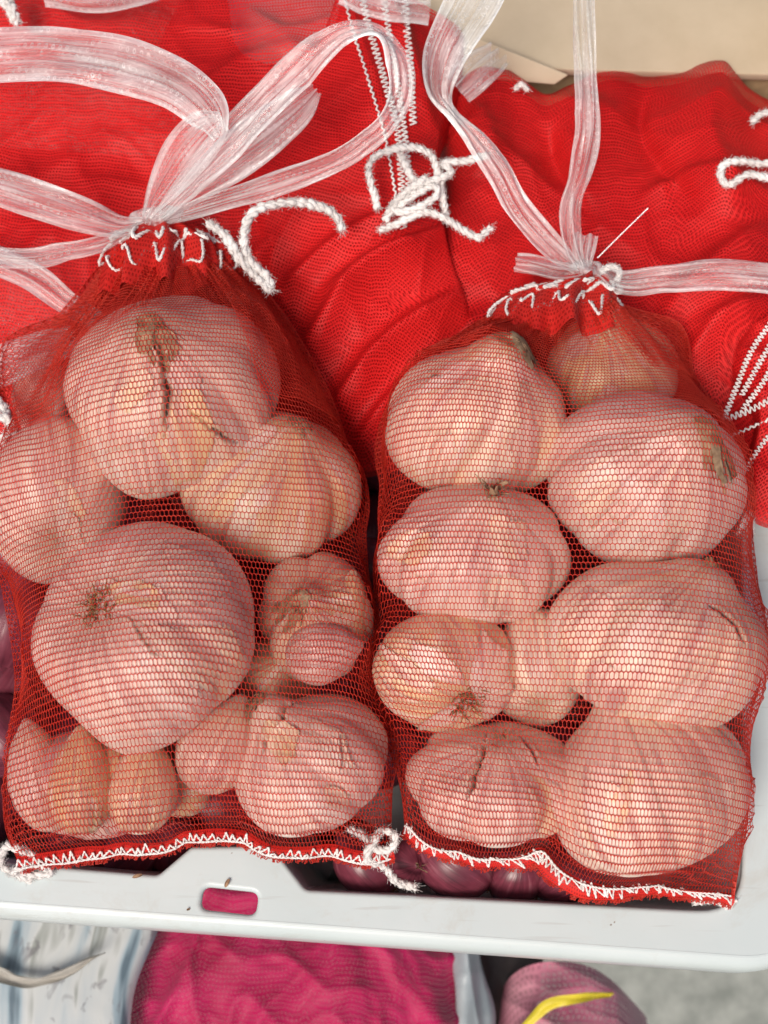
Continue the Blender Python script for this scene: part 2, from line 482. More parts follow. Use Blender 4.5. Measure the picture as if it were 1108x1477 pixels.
def xy(px, py, z=RIM_Z): return at(px, py, z)[:2]
def build_tray():
    root = empty('plastic_tray', (0, 0, -9.5), 'white plastic tray with rounded corner and slotted handle tab under the two garlic bags', 'tray')
    o1, o2 = xy(-420, 1281), xy(1172, 1398)          # near outer edge
    i1, i2 = xy(-360, 1213), xy(1072, 1316)          # near inner edge
    dirx = (o2 - o1) / np.linalg.norm(o2 - o1)
    diry = np.array([-dirx[1], dirx[0]])
    H = 24.0
    outer = rounded([o1, o2, o2 + diry * H, o1 + diry * H], [2.2, 2.0, 2.0, 2.0], 14)
    tab = [xy(228, 1262), xy(276, 1221), xy(392, 1219), xy(441, 1283)]
    inr = i2 + diry * (H - 3.0) * 1.0
    inner = rounded([i1] + tab + [i2, i2 + diry * (H - 3.4), i1 + diry * (H - 3.4)],
                    [1.4, 0.35, 0.3, 0.3, 0.35, 1.3, 1.4, 1.4], 8)
    s0, s1 = xy(291, 1295), xy(371, 1304)
    sd_ = (s1 - s0) / np.linalg.norm(s1 - s0); sn = np.array([-sd_[1], sd_[0]])
    hw = 0.31
    slot = rounded([s0 - sn * hw, s1 - sn * hw, s1 + sn * hw, s0 + sn * hw], 0.24, 6)
    def offset(loop, d):
        n = len(loop)
        T = np.roll(loop, -1, 0) - np.roll(loop, 1, 0)
        T /= np.linalg.norm(T, axis=1)[:, None] + 1e-9
        N = np.stack([T[:, 1], -T[:, 0]], -1)
        return loop + N * d
    cu = bpy.data.curves.new('rim_outline', 'CURVE')
    cu.dimensions = '2D'; cu.fill_mode = 'BOTH'
    cu.extrude = 0.05 * CM; cu.bevel_depth = 0.14 * CM; cu.bevel_resolution = 5; cu.offset = -0.14 * CM
    for loop in (offset(outer, -0.06), inner, slot):
        sp = cu.splines.new('POLY'); sp.points.add(len(loop) - 1)
        for p, q in zip(sp.points, loop): p.co = (q[0] * CM, q[1] * CM, 0, 1)
        sp.use_cyclic_u = True
    tmp = bpy.data.objects.new('tmp', cu); COL.objects.link(tmp)
    bpy.context.view_layer.update()
    me = bpy.data.meshes.new_from_object(tmp.evaluated_get(bpy.context.evaluated_depsgraph_get()))
    bpy.data.objects.remove(tmp)
    me.name = 'rim'
    me.materials.clear(); me.materials.append(M_TRAY)
    for p in me.polygons: p.use_smooth = abs(p.normal.z) < 0.98
    rim = bpy.data.objects.new('rim', me); COL.objects.link(rim)
    rim.parent = root
    rim.location = Vector((0, 0, (RIM_Z - 0.19 + 9.5) * CM))
    prof = [(-0.26, -0.06), (-0.23, 0.003), (-0.20, -0.004), (-0.09, -0.03), (0.02, -0.09), (0.10, -0.20), (0.17, -0.38), (0.20, -0.60), (0.21, -1.2), (0.22, -1.75), (0.16, -1.82), (0.05, -1.75), (0.02, -1.2), (-0.05, -0.5)]
    V = np.concatenate([np.column_stack([offset(outer, d), np.full(len(outer), RIM_Z + z)]) for d, z in prof])
    mesh('skirt', V, grid_faces(len(prof), len(outer), True), M_TRAY, root)
    prof = [(0.10, -0.20), (0.02, -0.34), (-0.05, -0.6), (-0.25, -2.5), (-0.45, -5.0), (-0.7, -6.4), (-1.3, -6.7)]
    V = np.concatenate([np.column_stack([offset(inner, d), np.full(len(inner), RIM_Z + z)]) for d, z in prof])
    mesh('wall', V, grid_faces(len(prof), len(inner), True), M_TRAY, root)
    c = inner.mean(0)
    ring = offset(inner, -1.28)
    V = np.vstack([np.column_stack([ring, np.full(len(ring), RIM_Z - 6.69)]), [[c[0], c[1], RIM_Z - 6.69]]])
    n = len(ring)
    mesh('base', V, np.array([[i, (i + 1) % n, n] for i in range(n)]), M_TRAY, root)
    return root
build_tray()

# ------------------------------------------------------------------ bulbs
def basis(ax):
    ax = ax / np.linalg.norm(ax)
    ref = VU if abs(ax @ VU) < 0.9 else VX
    a = np.cross(ref, ax); a /= np.linalg.norm(a)
    return a, np.cross(ax, a), ax

def polyline_dist(Q, line):
    d = np.full(len(Q), 1e9)
    w = np.zeros(len(Q))
    line = np.array(line, float)
    for k, (a, b) in enumerate(zip(line[:-1], line[1:])):
        ab = b - a
        t = np.clip(((Q - a) @ ab) / (ab @ ab + 1e-9), 0, 1)
        dd = np.linalg.norm(Q - (a + t[:, None] * ab), axis=1)
        better = dd < d
        d = np.where(better, dd, d)
        w = np.where(better, (k + t) / (len(line) - 1), w)
    return d, w

def inside(Q, poly):
    poly = np.array(poly, float)
    x, y = Q[:, 0], Q[:, 1]
    c = np.zeros(len(Q), bool)
    j = len(poly) - 1
    for i in range(len(poly)):
        xi, yi = poly[i]; xj, yj = poly[j]
        c ^= ((yi > y) != (yj > y)) & (x < (xj - xi) * (y - yi) / (yj - yi + 1e-12) + xi)
        j = i
    return c

def jag(line, seed, amp):
    rs = np.random.RandomState(seed)
    P = catmull(np.array([(x, y, 0) for x, y in line], float), 7)[:, :2]
    P[1:-1] += rs.normal(size=(len(P) - 2, 2)) * amp
    return P

def strips(pos, ax, n, length, r0, r1, seed, wide=0.09, curl=0.6, bend=None):
    """tuft of dry papery strips"""
    rs = np.random.RandomState(seed)
    a, b, ax = basis(ax)
    parts = []
    for k in range(n):
        ph = rs.uniform(0, 6.283)
        rad = r0 * math.sqrt(rs.uniform(0.1, 1))
        s = pos + (a * math.cos(ph) + b * math.sin(ph)) * rad
        L = length * rs.uniform(0.5, 1.15)
        out = (a * math.cos(ph) + b * math.sin(ph))
        side = np.cross(ax, out)
        tt = np.linspace(0, 1, 7)
        cv = rs.uniform(-curl, curl); tw = rs.uniform(-1.2, 1.2)
        C = s + ax * (tt * L)[:, None] + out * (r1 * tt ** 2 * rs.uniform(-0.3, 1.2))[:, None] + side * (cv * L * tt ** 2)[:, None]
        if bend is not None:
            bd = (VX * bend[0] - VU * bend[1]) + side * rs.uniform(-0.45, 0.45) + out * rs.uniform(-0.2, 0.2)
            C = s + ax * (0.24 * np.sin(np.minimum(tt * 2.2, 1.57)) * rs.uniform(.5, 1.2) - 0.30 * tt ** 2 * L)[:, None] + bd * (L * tt * bend[2])[:, None]
            C = C + side * (0.05 * np.sin(tt * 7 + k))[:, None]
        w = wide * rs.uniform(0.4, 1.4) * (1 - 0.55 * tt)
        W = side[None] * np.cos(tw * tt)[:, None] + out[None] * np.sin(tw * tt)[:, None]
        Va = C - W * w[:, None]; Vb = C + W * w[:, None]; Vm = C + out * 0.03
        V = np.stack([Va, Vm, Vb], 1).reshape(-1, 3)
        parts.append((V, grid_faces(7, 3)))
    return join(parts)

def fibres(pos, ax, n, length, r0, seed):
    rs = np.random.RandomState(seed)
    a, b, ax = basis(ax)
    parts = []
    for k in range(n):
        ph = rs.uniform(0, 6.283); rad = r0 * math.sqrt(rs.uniform(0, 1))
        out = a * math.cos(ph) + b * math.sin(ph)
        s = pos + out * rad - ax * 0.05
        P = [s]
        d = ax + out * rs.uniform(0.2, 1.3); d /= np.linalg.norm(d)
        for q in range(5):
            d = d + rs.normal(size=3) * 0.55 - ax * 0.12
            d /= np.linalg.norm(d)
            P.append(P[-1] + d * length / 5 * rs.uniform(.6, 1.2))
        P = np.array(P)
        parts.append(tube(P, np.linspace(0.028, 0.010, len(P)), 4))
    return join(parts)

OBST = {'L': [], 'R': []}
def bulb(side, cx, cy, hw, hh, zc, feat, kind, label, lobes=9, depth=0.07, neck=0.16, cracks=(), flaps=(), cloves=(),
         seed=0, hires=False, bend=None, stem_w=0.10, show=True, squash=0.86, tip=None, stem_len=0.5, stem_n=16, mat=None, dryness=0.5, gw=0.17):
    """feat: pixel of the stem (kind 'stem') or root plate (kind 'root') ; negative kind -> on the hidden side"""
    mat = mat or M_GAR
    rs = np.random.RandomState(seed + 11)
    c = at(cx, cy, zc)
    k = pxcm(c)
    Rm = (hw + hh) / 2 * k
    dx, dy = (feat[0] - cx) / hw, -(feat[1] - cy) / hh
    l = math.hypot(dx, dy)
    if l > 0.97: dx, dy = dx / l * 0.97, dy / l * 0.97; l = 0.97
    dz = math.sqrt(1 - l * l) * (1 if len(feat) < 3 else feat[2])
    ax = VX * dx + VU * dy + VB * dz
    if kind == 'root': ax = -ax
    a, b, ax = basis(ax)
    N, M = (256, 160) if cracks else ((170, 116) if hw > 70 else (120, 80))
    depth = depth * 2.8
    th = np.linspace(0, 2 * math.pi, N, endpoint=False)[None, :]
    p = np.linspace(0.0, math.pi, M)[:, None]
    e = 1e-3
    sp_ = np.sin(np.clip(p, e, math.pi - e))
    rad = sp_ ** 0.88 * (1 - 0.22 * np.exp(-((p - 0.45) / 0.30) ** 2) + 0.03 * np.exp(-((p - 1.9) / 0.5) ** 2)) * np.ones_like(th)
    zz = squash * np.cos(p) * np.ones_like(th)
    zz = zz + neck * np.exp(-(p / 0.30) ** 2) + neck * 0.45 * np.exp(-(p / 0.75) ** 2)
    zz = zz + 0.17 * np.exp(-((math.pi - p) / 0.42) ** 2)
    # clove borders
    bord = (np.arange(lobes) + rs.uniform(-0.28, 0.28, lobes)) * 2 * math.pi / lobes + rs.uniform(0, 6)
    g = np.zeros_like(th)
    for q in bord:
        d = np.angle(np.exp(1j * (th + 0.15 * rs.normal() * (p - 1.6) - q)))
        w = gw * rs.uniform(0.75, 1.4)
        g = g + rs.uniform(0.35, 1.1) * np.exp(-(np.abs(d) / w) ** 1.5)
    env = sp_ ** 1.2 * (0.55 + 0.45 * p / math.pi)
    rad = rad * (1 - depth * g * env)
    nz = smoothnoise(seed + 5, 18, 1.2, 4.0, 3)
    P3 = np.stack([rad * np.cos(th), rad * np.sin(th), zz], -1)
    lump = nz(P3.reshape(-1, 3)).reshape(rad.shape)
    rad = rad * (1 + 0.048 * lump)
    for q in range(5):          # shallow pressed dents and creases along the veins
        q0, q1 = rs.uniform(0, 6.283), rs.uniform(0.7, 2.4)
        dd_ = np.angle(np.exp(1j * (th - q0 - 0.25 * np.sin(2.2 * p + q))))
        rad = rad * (1 - 0.020 * np.exp(-(np.abs(dd_) / 0.045)) * np.exp(-((p - q1) / 0.45) ** 2))
    # fine wrinkles running from stem to root
    wr = smoothnoise(seed + 9, 30, 9, 40, 2)
    W = np.stack([np.broadcast_to(th, rad.shape), 0.12 * np.broadcast_to(p, rad.shape) + 0.2 * lump], -1).reshape(-1, 2)
    wrv = wr(W).reshape(rad.shape)
    wrv[:, -3:] = wrv[:, :3] * 0.5      # soften the seam
    rad = rad * (1 + 0.0035 * wrv * (0.4 + np.exp(-(p / 0.9) ** 2)))
    V = ((a * (rad * np.cos(th))[..., None] + b * (rad * np.sin(th))[..., None] + ax * zz[..., None]) * Rm).reshape(-1, 3)
    # fit to the extents seen (across / up the picture)
    vx, vu = V @ VX, V @ VU
    V = V - VX * ((vx.max() + vx.min()) / 2) - VU * ((vu.max() + vu.min()) / 2)
    sx = hw * k / ((vx.max() - vx.min()) / 2); su = hh * k / ((vu.max() - vu.min()) / 2)
    V = V + VX * ((V @ VX) * (sx - 1))[:, None] + VU * ((V @ VU) * (su - 1))[:, None]
    if tip is not None:        # pull the outline into a blunt point towards a pixel
        tx, tu = (tip[0] - cx) * k, -(tip[1] - cy) * k
        dirv = (VX * tx + VU * tu); dl = np.linalg.norm(dirv); dirv /= dl
        s = np.clip((V @ dirv) / dl, 0, 1)
        cen = np.outer(V @ dirv, dirv)
        V = cen + (V - cen) * (1 - 0.38 * s ** 2)[:, None]
    V = V + c
    F = grid_faces(M, N, True)
    nrm = V - c
    nrm = nrm / np.linalg.norm(nrm, axis=1)[:, None]
    Q = proj(V)
    front = (nrm @ VB) > -0.05
    crack = np.zeros(len(V)); dry = np.zeros(len(V))
    for ci, (line, wpx, dcm) in enumerate(cracks):
        d, w = polyline_dist(Q, jag(line, seed + ci, wpx * 0.55))
        taper = np.clip(np.minimum(w, 1 - w) * 5, 0.15, 1)
        f = np.exp(-(d / (wpx * taper)) ** 2) * front
        V = V - nrm * (f * dcm)[:, None]
        lip = np.exp(-((d - wpx * 2.0) / (wpx * 1.2)) ** 2) * front * taper
        V = V + nrm * (lip * 0.035)[:, None]
        crack = np.maximum(crack, np.clip(f * 1.6 - 0.35, 0, 1))
        dry = np.maximum(dry, lip * 0.5)
    pp = np.broadcast_to(p, rad.shape).reshape(-1)
    dry = np.maximum(dry, dryness * np.exp(-(pp / 0.42) ** 2))
    dry = np.maximum(dry, dryness * np.exp(-((math.pi - pp) / 0.30) ** 2))
    uv = np.stack([np.broadcast_to(th / (2 * math.pi), rad.shape), np.broadcast_to(p / math.pi, rad.shape)], -1).reshape(-1, 2)
    root = empty('garlic_bulb', V[np.argmin(V[:, 2])], label, 'garlic', 'garlic bulbs in the left bag' if side == 'L' else 'garlic bulbs in the right bag')
    body = mesh('skin', V, F, mat, root, uv=uv, attr={'crack': crack, 'dry': dry})
    OBST[side].append(V)
    top = V.reshape(M, N, 3)[0].mean(0); bot = V.reshape(M, N, 3)[-1].mean(0)
    if kind == 'stem' and dz > -0.3:
        St, Sf = strips(top - ax * 0.12, ax, stem_n, stem_len, 0.22, 0.25, seed, stem_w, bend=bend)
        if bend is not None:
            D = St - c; r_ = np.linalg.norm(D, axis=1); D = D / r_[:, None]
            idx = np.argmax(D @ nrm[::3].T, axis=1) * 3
            rsf = np.linalg.norm(V[idx] - c, axis=1)
            jz = rs.uniform(0.03, 0.09, len(St))
            St = c + D * np.clip(r_, rsf + jz, rsf + jz + 0.10)[:, None]
        mesh('dry_stem', St, Sf, M_STEM, root)
    if kind == 'root':
        Rt, Rf = fibres(bot + ax * 0.0, -ax, 70, 0.55, 0.33, seed)
        mesh('root_tuft', Rt, Rf, M_ROOT, body)
    auto = []
    if hw > 80:
        for q in range(3):
            an = rs.uniform(0, 6.283); rr_ = rs.uniform(0.15, 0.7)
            qx, qy = cx + math.cos(an) * rr_ * hw, cy + math.sin(an) * rr_ * hh
            va = math.atan2(qy - feat[1], qx - feat[0]) + rs.uniform(-.3, .3)
            L_, W_ = rs.uniform(0.22, 0.5) * hw, rs.uniform(0.10, 0.26) * hw
            pts_ = []
            for g_ in np.linspace(0, 2 * math.pi, 13)[:-1]:
                a1, a2 = math.cos(g_) * L_ * rs.uniform(.7, 1.15), math.sin(g_) * W_ * rs.uniform(.6, 1.3)
                pts_.append((qx + a1 * math.cos(va) - a2 * math.sin(va), qy + a1 * math.sin(va) + a2 * math.cos(va)))
            auto.append((pts_, rs.uniform(0.025, 0.06)))
    for fi, (poly, lift) in enumerate(list(flaps) + auto):
        sel = inside(Q, poly) & front
        fm = sel[F].all(1)
        if fm.sum() < 4: continue
        d, _ = polyline_dist(Q, list(poly) + [poly[0]])
        fr = V + nrm * (0.018 + lift * np.exp(-d / 9.0) * (0.6 + 0.4 * np.sin(Q[:, 0] * 0.11 + Q[:, 1] * 0.07)))[:, None]
        used = np.unique(F[fm]); remap = -np.ones(len(V), int); remap[used] = np.arange(len(used))
        mesh('loose_skin', fr[used], remap[F[fm]], mat, body, uv=uv[used] * np.array([1.0, 1.0]) + 0.37, attr={'crack': np.zeros(len(used)), 'dry': 0.6 * np.exp(-d[used] / 2.5)})
    for qi, (x, y, w, h, z, rot) in enumerate(cloves):
        Vc, Fc, uvc = clove(x, y, w, h, z, rot, seed + qi)
        mesh('clove', Vc, Fc, M_CLOVE, root, uv=uvc, attr={'crack': np.zeros(len(Vc)), 'dry': np.zeros(len(Vc))})
        OBST[side].append(Vc)
    return root

def clove(x, y, w, h, z, rot, seed):
    """plump teardrop clove, tip up the picture before rot (degrees, clockwise)"""
    c = at(x, y, z); k = pxcm(c)
    N, M = 64, 48
    th = np.linspace(0, 2 * math.pi, N, endpoint=False)[None, :]
    p = np.linspace(0.001, math.pi - 0.001, M)[:, None]
    rad = np.sin(p) ** 0.9 * (0.70 + 0.30 * np.clip((p - 0.2) / 1.5, 0, 1)) * np.ones_like(th)
    rad = rad * (1 + 0.05 * np.cos(2 * th + seed) + 0.03 * np.cos(3 * th + 2 * seed))
    zz = np.cos(p) + 0.12 * np.exp(-(p / 0.3) ** 2) + 0 * th
    nz = smoothnoise(seed + 31, 14, 1.5, 5, 3)
    X = np.stack([rad * np.cos(th), zz, rad * np.sin(th)], -1).reshape(-1, 3)
    X = X * (1 + 0.025 * nz(X))[:, None]
    X = X * np.array([w * k, h * k, min(w, h) * k])
    r = R(rot)
    ex = VX * math.cos(r) - VU * math.sin(r); ey = VU * math.cos(r) + VX * math.sin(r)
    V = c + X[:, :1] * ex + X[:, 1:2] * ey + X[:, 2:] * VB
    uv = np.stack([np.broadcast_to(th / 6.2832, rad.shape), np.broadcast_to(p / math.pi, rad.shape)], -1).reshape(-1, 2)
    return V, grid_faces(M, N, True), uv

# ---- left bag
bulb('L', 245, 573, 158, 150, 1.5, (226, 476), 'stem', 'big teardrop garlic bulb at the top of the left bag, dark splits below its stem', seed=1, lobes=7, depth=0.04,
     tip=(205, 722), neck=0.05, cracks=[([(222, 470), (232, 510), (240, 545), (243, 580), (239, 632)], 3.8, 0.34), ([(272, 586), (292, 606), (318, 626), (345, 640)], 2.4, 0.16)], flaps=[([(150, 650), (225, 625), (260, 660), (215, 715), (170, 700)], 0.04)],
     stem_len=1.1, stem_n=34, bend=(0.35, 1.0, 1.0), stem_w=0.17)
bulb('L', 86, 722, 98, 122, -0.5, (60, 640, -1), 'stem', 'shaded garlic bulb at the left edge, behind the teardrop bulb of the left bag', seed=2, lobes=6, depth=0.03)
bulb('L', 66, 572, 46, 66, -1.9, (60, 540, -1), 'stem', 'small tan garlic bulb peeping out high on the left bag\'s left side', seed=3, lobes=6, depth=0.05, mat=M_CLOVE)
bulb('L', 392, 701, 130, 110, 0.1, (428, 622), 'stem', 'pale garlic bulb on the left bag\'s right side, half under the teardrop bulb', seed=4, lobes=7, depth=0.06, neck=0.10, stem_len=0.5, bend=(0.6, 0.6, 1))
bulb('L', 206, 920, 163, 168, 1.6, (142, 838), 'root', 'largest garlic bulb of the left bag, brown root tuft on its upper left', seed=5, lobes=7, depth=0.032, gw=0.3, tip=(196, 1088), neck=0.05,
     cracks=[([(180, 880), (215, 932), (250, 970), (292, 998)], 1.5, 0.07)],
     flaps=[([(196, 888), (245, 905), (330, 900), (366, 965), (335, 1022), (290, 992), (240, 955)], 0.05), ([(230, 780), (300, 800), (340, 850), (290, 880), (240, 850)], 0.03)])
bulb('L', 455, 890, 84, 94, 0.2, (440, 862), 'stem', 'small tan garlic bulb with papery stem and a loose clove, left bag\'s right edge', seed=6, lobes=6, depth=0.10, neck=0.2, stem_len=1.0, stem_n=26, bend=(-0.5, 0.5, 1), stem_w=0.2,
     cloves=[(465, 940, 44, 54, 1.3, 80), (500, 890, 30, 62, 0.9, 8)], mat=M_CLOVE)
bulb('L', 140, 1130, 124, 80, -1.0, (150, 1090, -1), 'stem', 'garlic bulb split into plump bare cloves in the left bag\'s bottom left corner', seed=7, lobes=6, depth=0.08,
     cloves=[(58, 1124, 46, 80, -0.2, -14), (120, 1132, 50, 74, 0.5, -3), (206, 1136, 52, 68, 0.2, 8)], mat=M_CLOVE)
bulb('L', 448, 1098, 112, 103, 0.0, (392, 1018), 'stem', 'garlic bulb in the left bag\'s bottom right corner, side clove split away from it', seed=8, lobes=6, depth=0.09, neck=0.3,
     cracks=[([(425, 1008), (400, 1036), (384, 1062), (376, 1090)], 3.2, 0.28), ([(492, 1055), (496, 1090), (492, 1112)], 2.4, 0.12)],
     cloves=[(318, 1078, 60, 72, 0.2, 24)], stem_len=0.6, bend=(-.4, .6, 1))
bulb('L', 262, 1118, 52, 62, -1.5, (262, 1090, -1), 'stem', 'shadowed garlic bulb low in the left bag, behind the row of bare cloves', seed=9, lobes=6, depth=0.05, mat=M_CLOVE)
bulb('L', 398, 985, 60, 66, -1.3, (420, 950), 'stem', 'deep-set tan garlic bulb in the gap above the left bag\'s bottom right bulb', seed=20, lobes=6, depth=0.08, mat=M_CLOVE, stem_len=0.8, bend=(0.5, 0.5, 1))
# ---- right bag
bulb('R', 688, 606, 132, 117, 0.9, (716, 512), 'stem', 'garlic bulb at the top left of the right bag, dried stem pressed flat on it', seed=11, lobes=8, depth=0.05, neck=0.22, stem_len=1.6, stem_n=22, squash=0.9, bend=(1.0, -0.05, 1), stem_w=0.22,
     cracks=[([(612, 545), (640, 540), (660, 528)], 2.2, 0.08)], flaps=[([(590, 580), (650, 520), (760, 520), (790, 560), (700, 545), (640, 560)], 0.05)])
bulb('R', 932, 693, 144, 130, 1.2, (985, 625), 'stem', 'large garlic bulb at the top right of the right bag with stem turned right', seed=12, lobes=8, depth=0.05, stem_len=1.3, neck=0.10, bend=(0.45, 1.0, 1), stem_w=0.2, stem_n=24,
     flaps=[([(820, 700), (880, 640), (900, 700), (860, 770)], 0.05)])
bulb('R', 884, 534, 96, 84, -0.8, (868, 480), 'stem', 'narrow garlic bulb right under the tied neck of the right bag', seed=13, lobes=6, depth=0.06, neck=0.3, stem_len=0.2, stem_n=6)
bulb('R', 684, 800, 140, 105, 0.8, (706, 722), 'stem', 'broad lobed garlic bulb second from the top on the right bag\'s left side', seed=14, lobes=8, depth=0.075, neck=0.12, stem_len=0.5, hires=True)
bulb('R', 945, 928, 163, 124, 1.0, (1002, 840, 0.3), 'stem', 'widest garlic bulb of the right bag, bulging against its right side', seed=15, lobes=7, depth=0.04, neck=0.10, stem_len=0.3,
     cracks=[([(1020, 870), (1060, 900), (1075, 930)], 2.4, 0.08)])
bulb('R', 642, 967, 105, 89, 0.5, (680, 1016), 'root', 'garlic bulb with dark root hole and torn skin flap, right bag\'s left side', seed=16, lobes=6, depth=0.04,
     flaps=[([(672, 985), (690, 905), (728, 940), (742, 1010), (700, 1050), (690, 1020)], 0.12)])
bulb('R', 774, 964, 66, 88, -0.2, (772, 900, -1), 'stem', 'pale narrow garlic bulb wedged in the middle of the right bag', seed=17, lobes=6, depth=0.06)
bulb('R', 716, 1132, 131, 85, 0.0, (722, 1062), 'stem', 'garlic bulb with two dark splits at the bottom left of the right bag', seed=18, lobes=7, depth=0.075, neck=0.05, stem_len=0.25, stem_n=8,
     cracks=[([(702, 1058), (696, 1085), (684, 1118), (674, 1155)], 2.8, 0.25), ([(750, 1062), (768, 1082), (776, 1104)], 2.2, 0.2)])
bulb('R', 940, 1120, 142, 137, 0.2, (900, 1000, 0.2), 'stem', 'large smooth garlic bulb at the bottom right of the right bag', seed=19, lobes=7, depth=0.04, stem_len=0.2, hires=True)

# ------------------------------------------------------------------ net bags
def resample(pts, n):
    P = catmull(np.array(pts, float), 0.1)
    L = np.concatenate([[0], np.cumsum(np.linalg.norm(np.diff(P, axis=0), axis=1))])
    t = np.linspace(0, L[-1], n)
    return np.stack([np.interp(t, L, P[:, k]) for k in range(P.shape[1])], -1)

def heightfield(Vs, lo, hi, step, up=True):
    nx, ny = (np.ceil((hi - lo) / step)).astype(int) + 1
    H = np.full((nx, ny), -50.0)
    for V in Vs:
        ij = np.round((V[:, :2] - lo) / step).astype(int)
        ok = (ij[:, 0] >= 0) & (ij[:, 0] < nx) & (ij[:, 1] >= 0) & (ij[:, 1] < ny)
        z = V[:, 2] if up else -V[:, 2]
        np.maximum.at(H, (ij[ok, 0], ij[ok, 1]), z[ok])
    for _ in range(2):
        K = H.copy()
        for dx in (-1, 0, 1):
            for dy in (-1, 0, 1):
                K = np.maximum(K, np.roll(np.roll(H, dx, 0), dy, 1))
        H = np.where(H < -40, K, H)
    return H

def bilin(H, x, y):
    nx, ny = H.shape[:2]
    x = np.clip(x, 0, nx - 1.001); y = np.clip(y, 0, ny - 1.001)
    i, j = x.astype(int), y.astype(int)
    fx, fy = x - i, y - j
    if H.ndim == 3: fx, fy = fx[..., None], fy[..., None]
    return H[i, j] * (1 - fx) * (1 - fy) + H[i + 1, j] * fx * (1 - fy) + H[i, j + 1] * (1 - fx) * fy + H[i + 1, j + 1] * fx * fy

def net_sheet(Pn, r1, r2, sub, seed):
    """threads of the knit over a node lattice (rows, cols, 3)"""
    nr, nc, _ = Pn.shape
    rs = np.random.RandomState(seed)
    jit = smoothnoise(seed, 12, 0.15, 0.6, 2)
    parts = []
    # rows
    jj = np.linspace(0, nc - 1, (nc - 1) * sub + 1)
    ii = np.arange(nr)
    I, J = np.meshgrid(ii, jj, indexing='ij')
    ph = (I % 2) * 0.5
    wave = np.cos(2 * math.pi * (J + ph))
    wave = wave + 0.25 * np.cos(4 * math.pi * (J + ph))
    Iw = np.clip(I + 0.12 * wave * (I > 0) * (I < nr - 1) + 0.05 * jit(np.stack([I, J], -1).reshape(-1, 2)).reshape(I.shape), 0, nr - 1)
    X = bilin(Pn, Iw, J)
    A, B = X[:, :-1].reshape(-1, 3), X[:, 1:].reshape(-1, 3)
    parts.append(segs(A, B, r1))
    # columns: crest of row i (wave up = larger I) to trough of row i+1
    A, B = [], []
    for i in range(nr - 1):
        off = 0.5 * (i % 2)
        j = np.arange(1, nc - 1) - off
        j = j[(j > 0) & (j < nc - 1)]
        a = bilin(Pn, np.full(len(j), i + (0.14 if i else 0)), j)
        b = bilin(Pn, np.full(len(j), i + 1 - 0.10), j)
        A.append(a); B.append(b)
    parts.append(segs(np.vstack(A), np.vstack(B), r2))
    for j in (0, nc - 1):
        parts.append(segs(Pn[:-1, j], Pn[1:, j], r2))
    return join(parts)

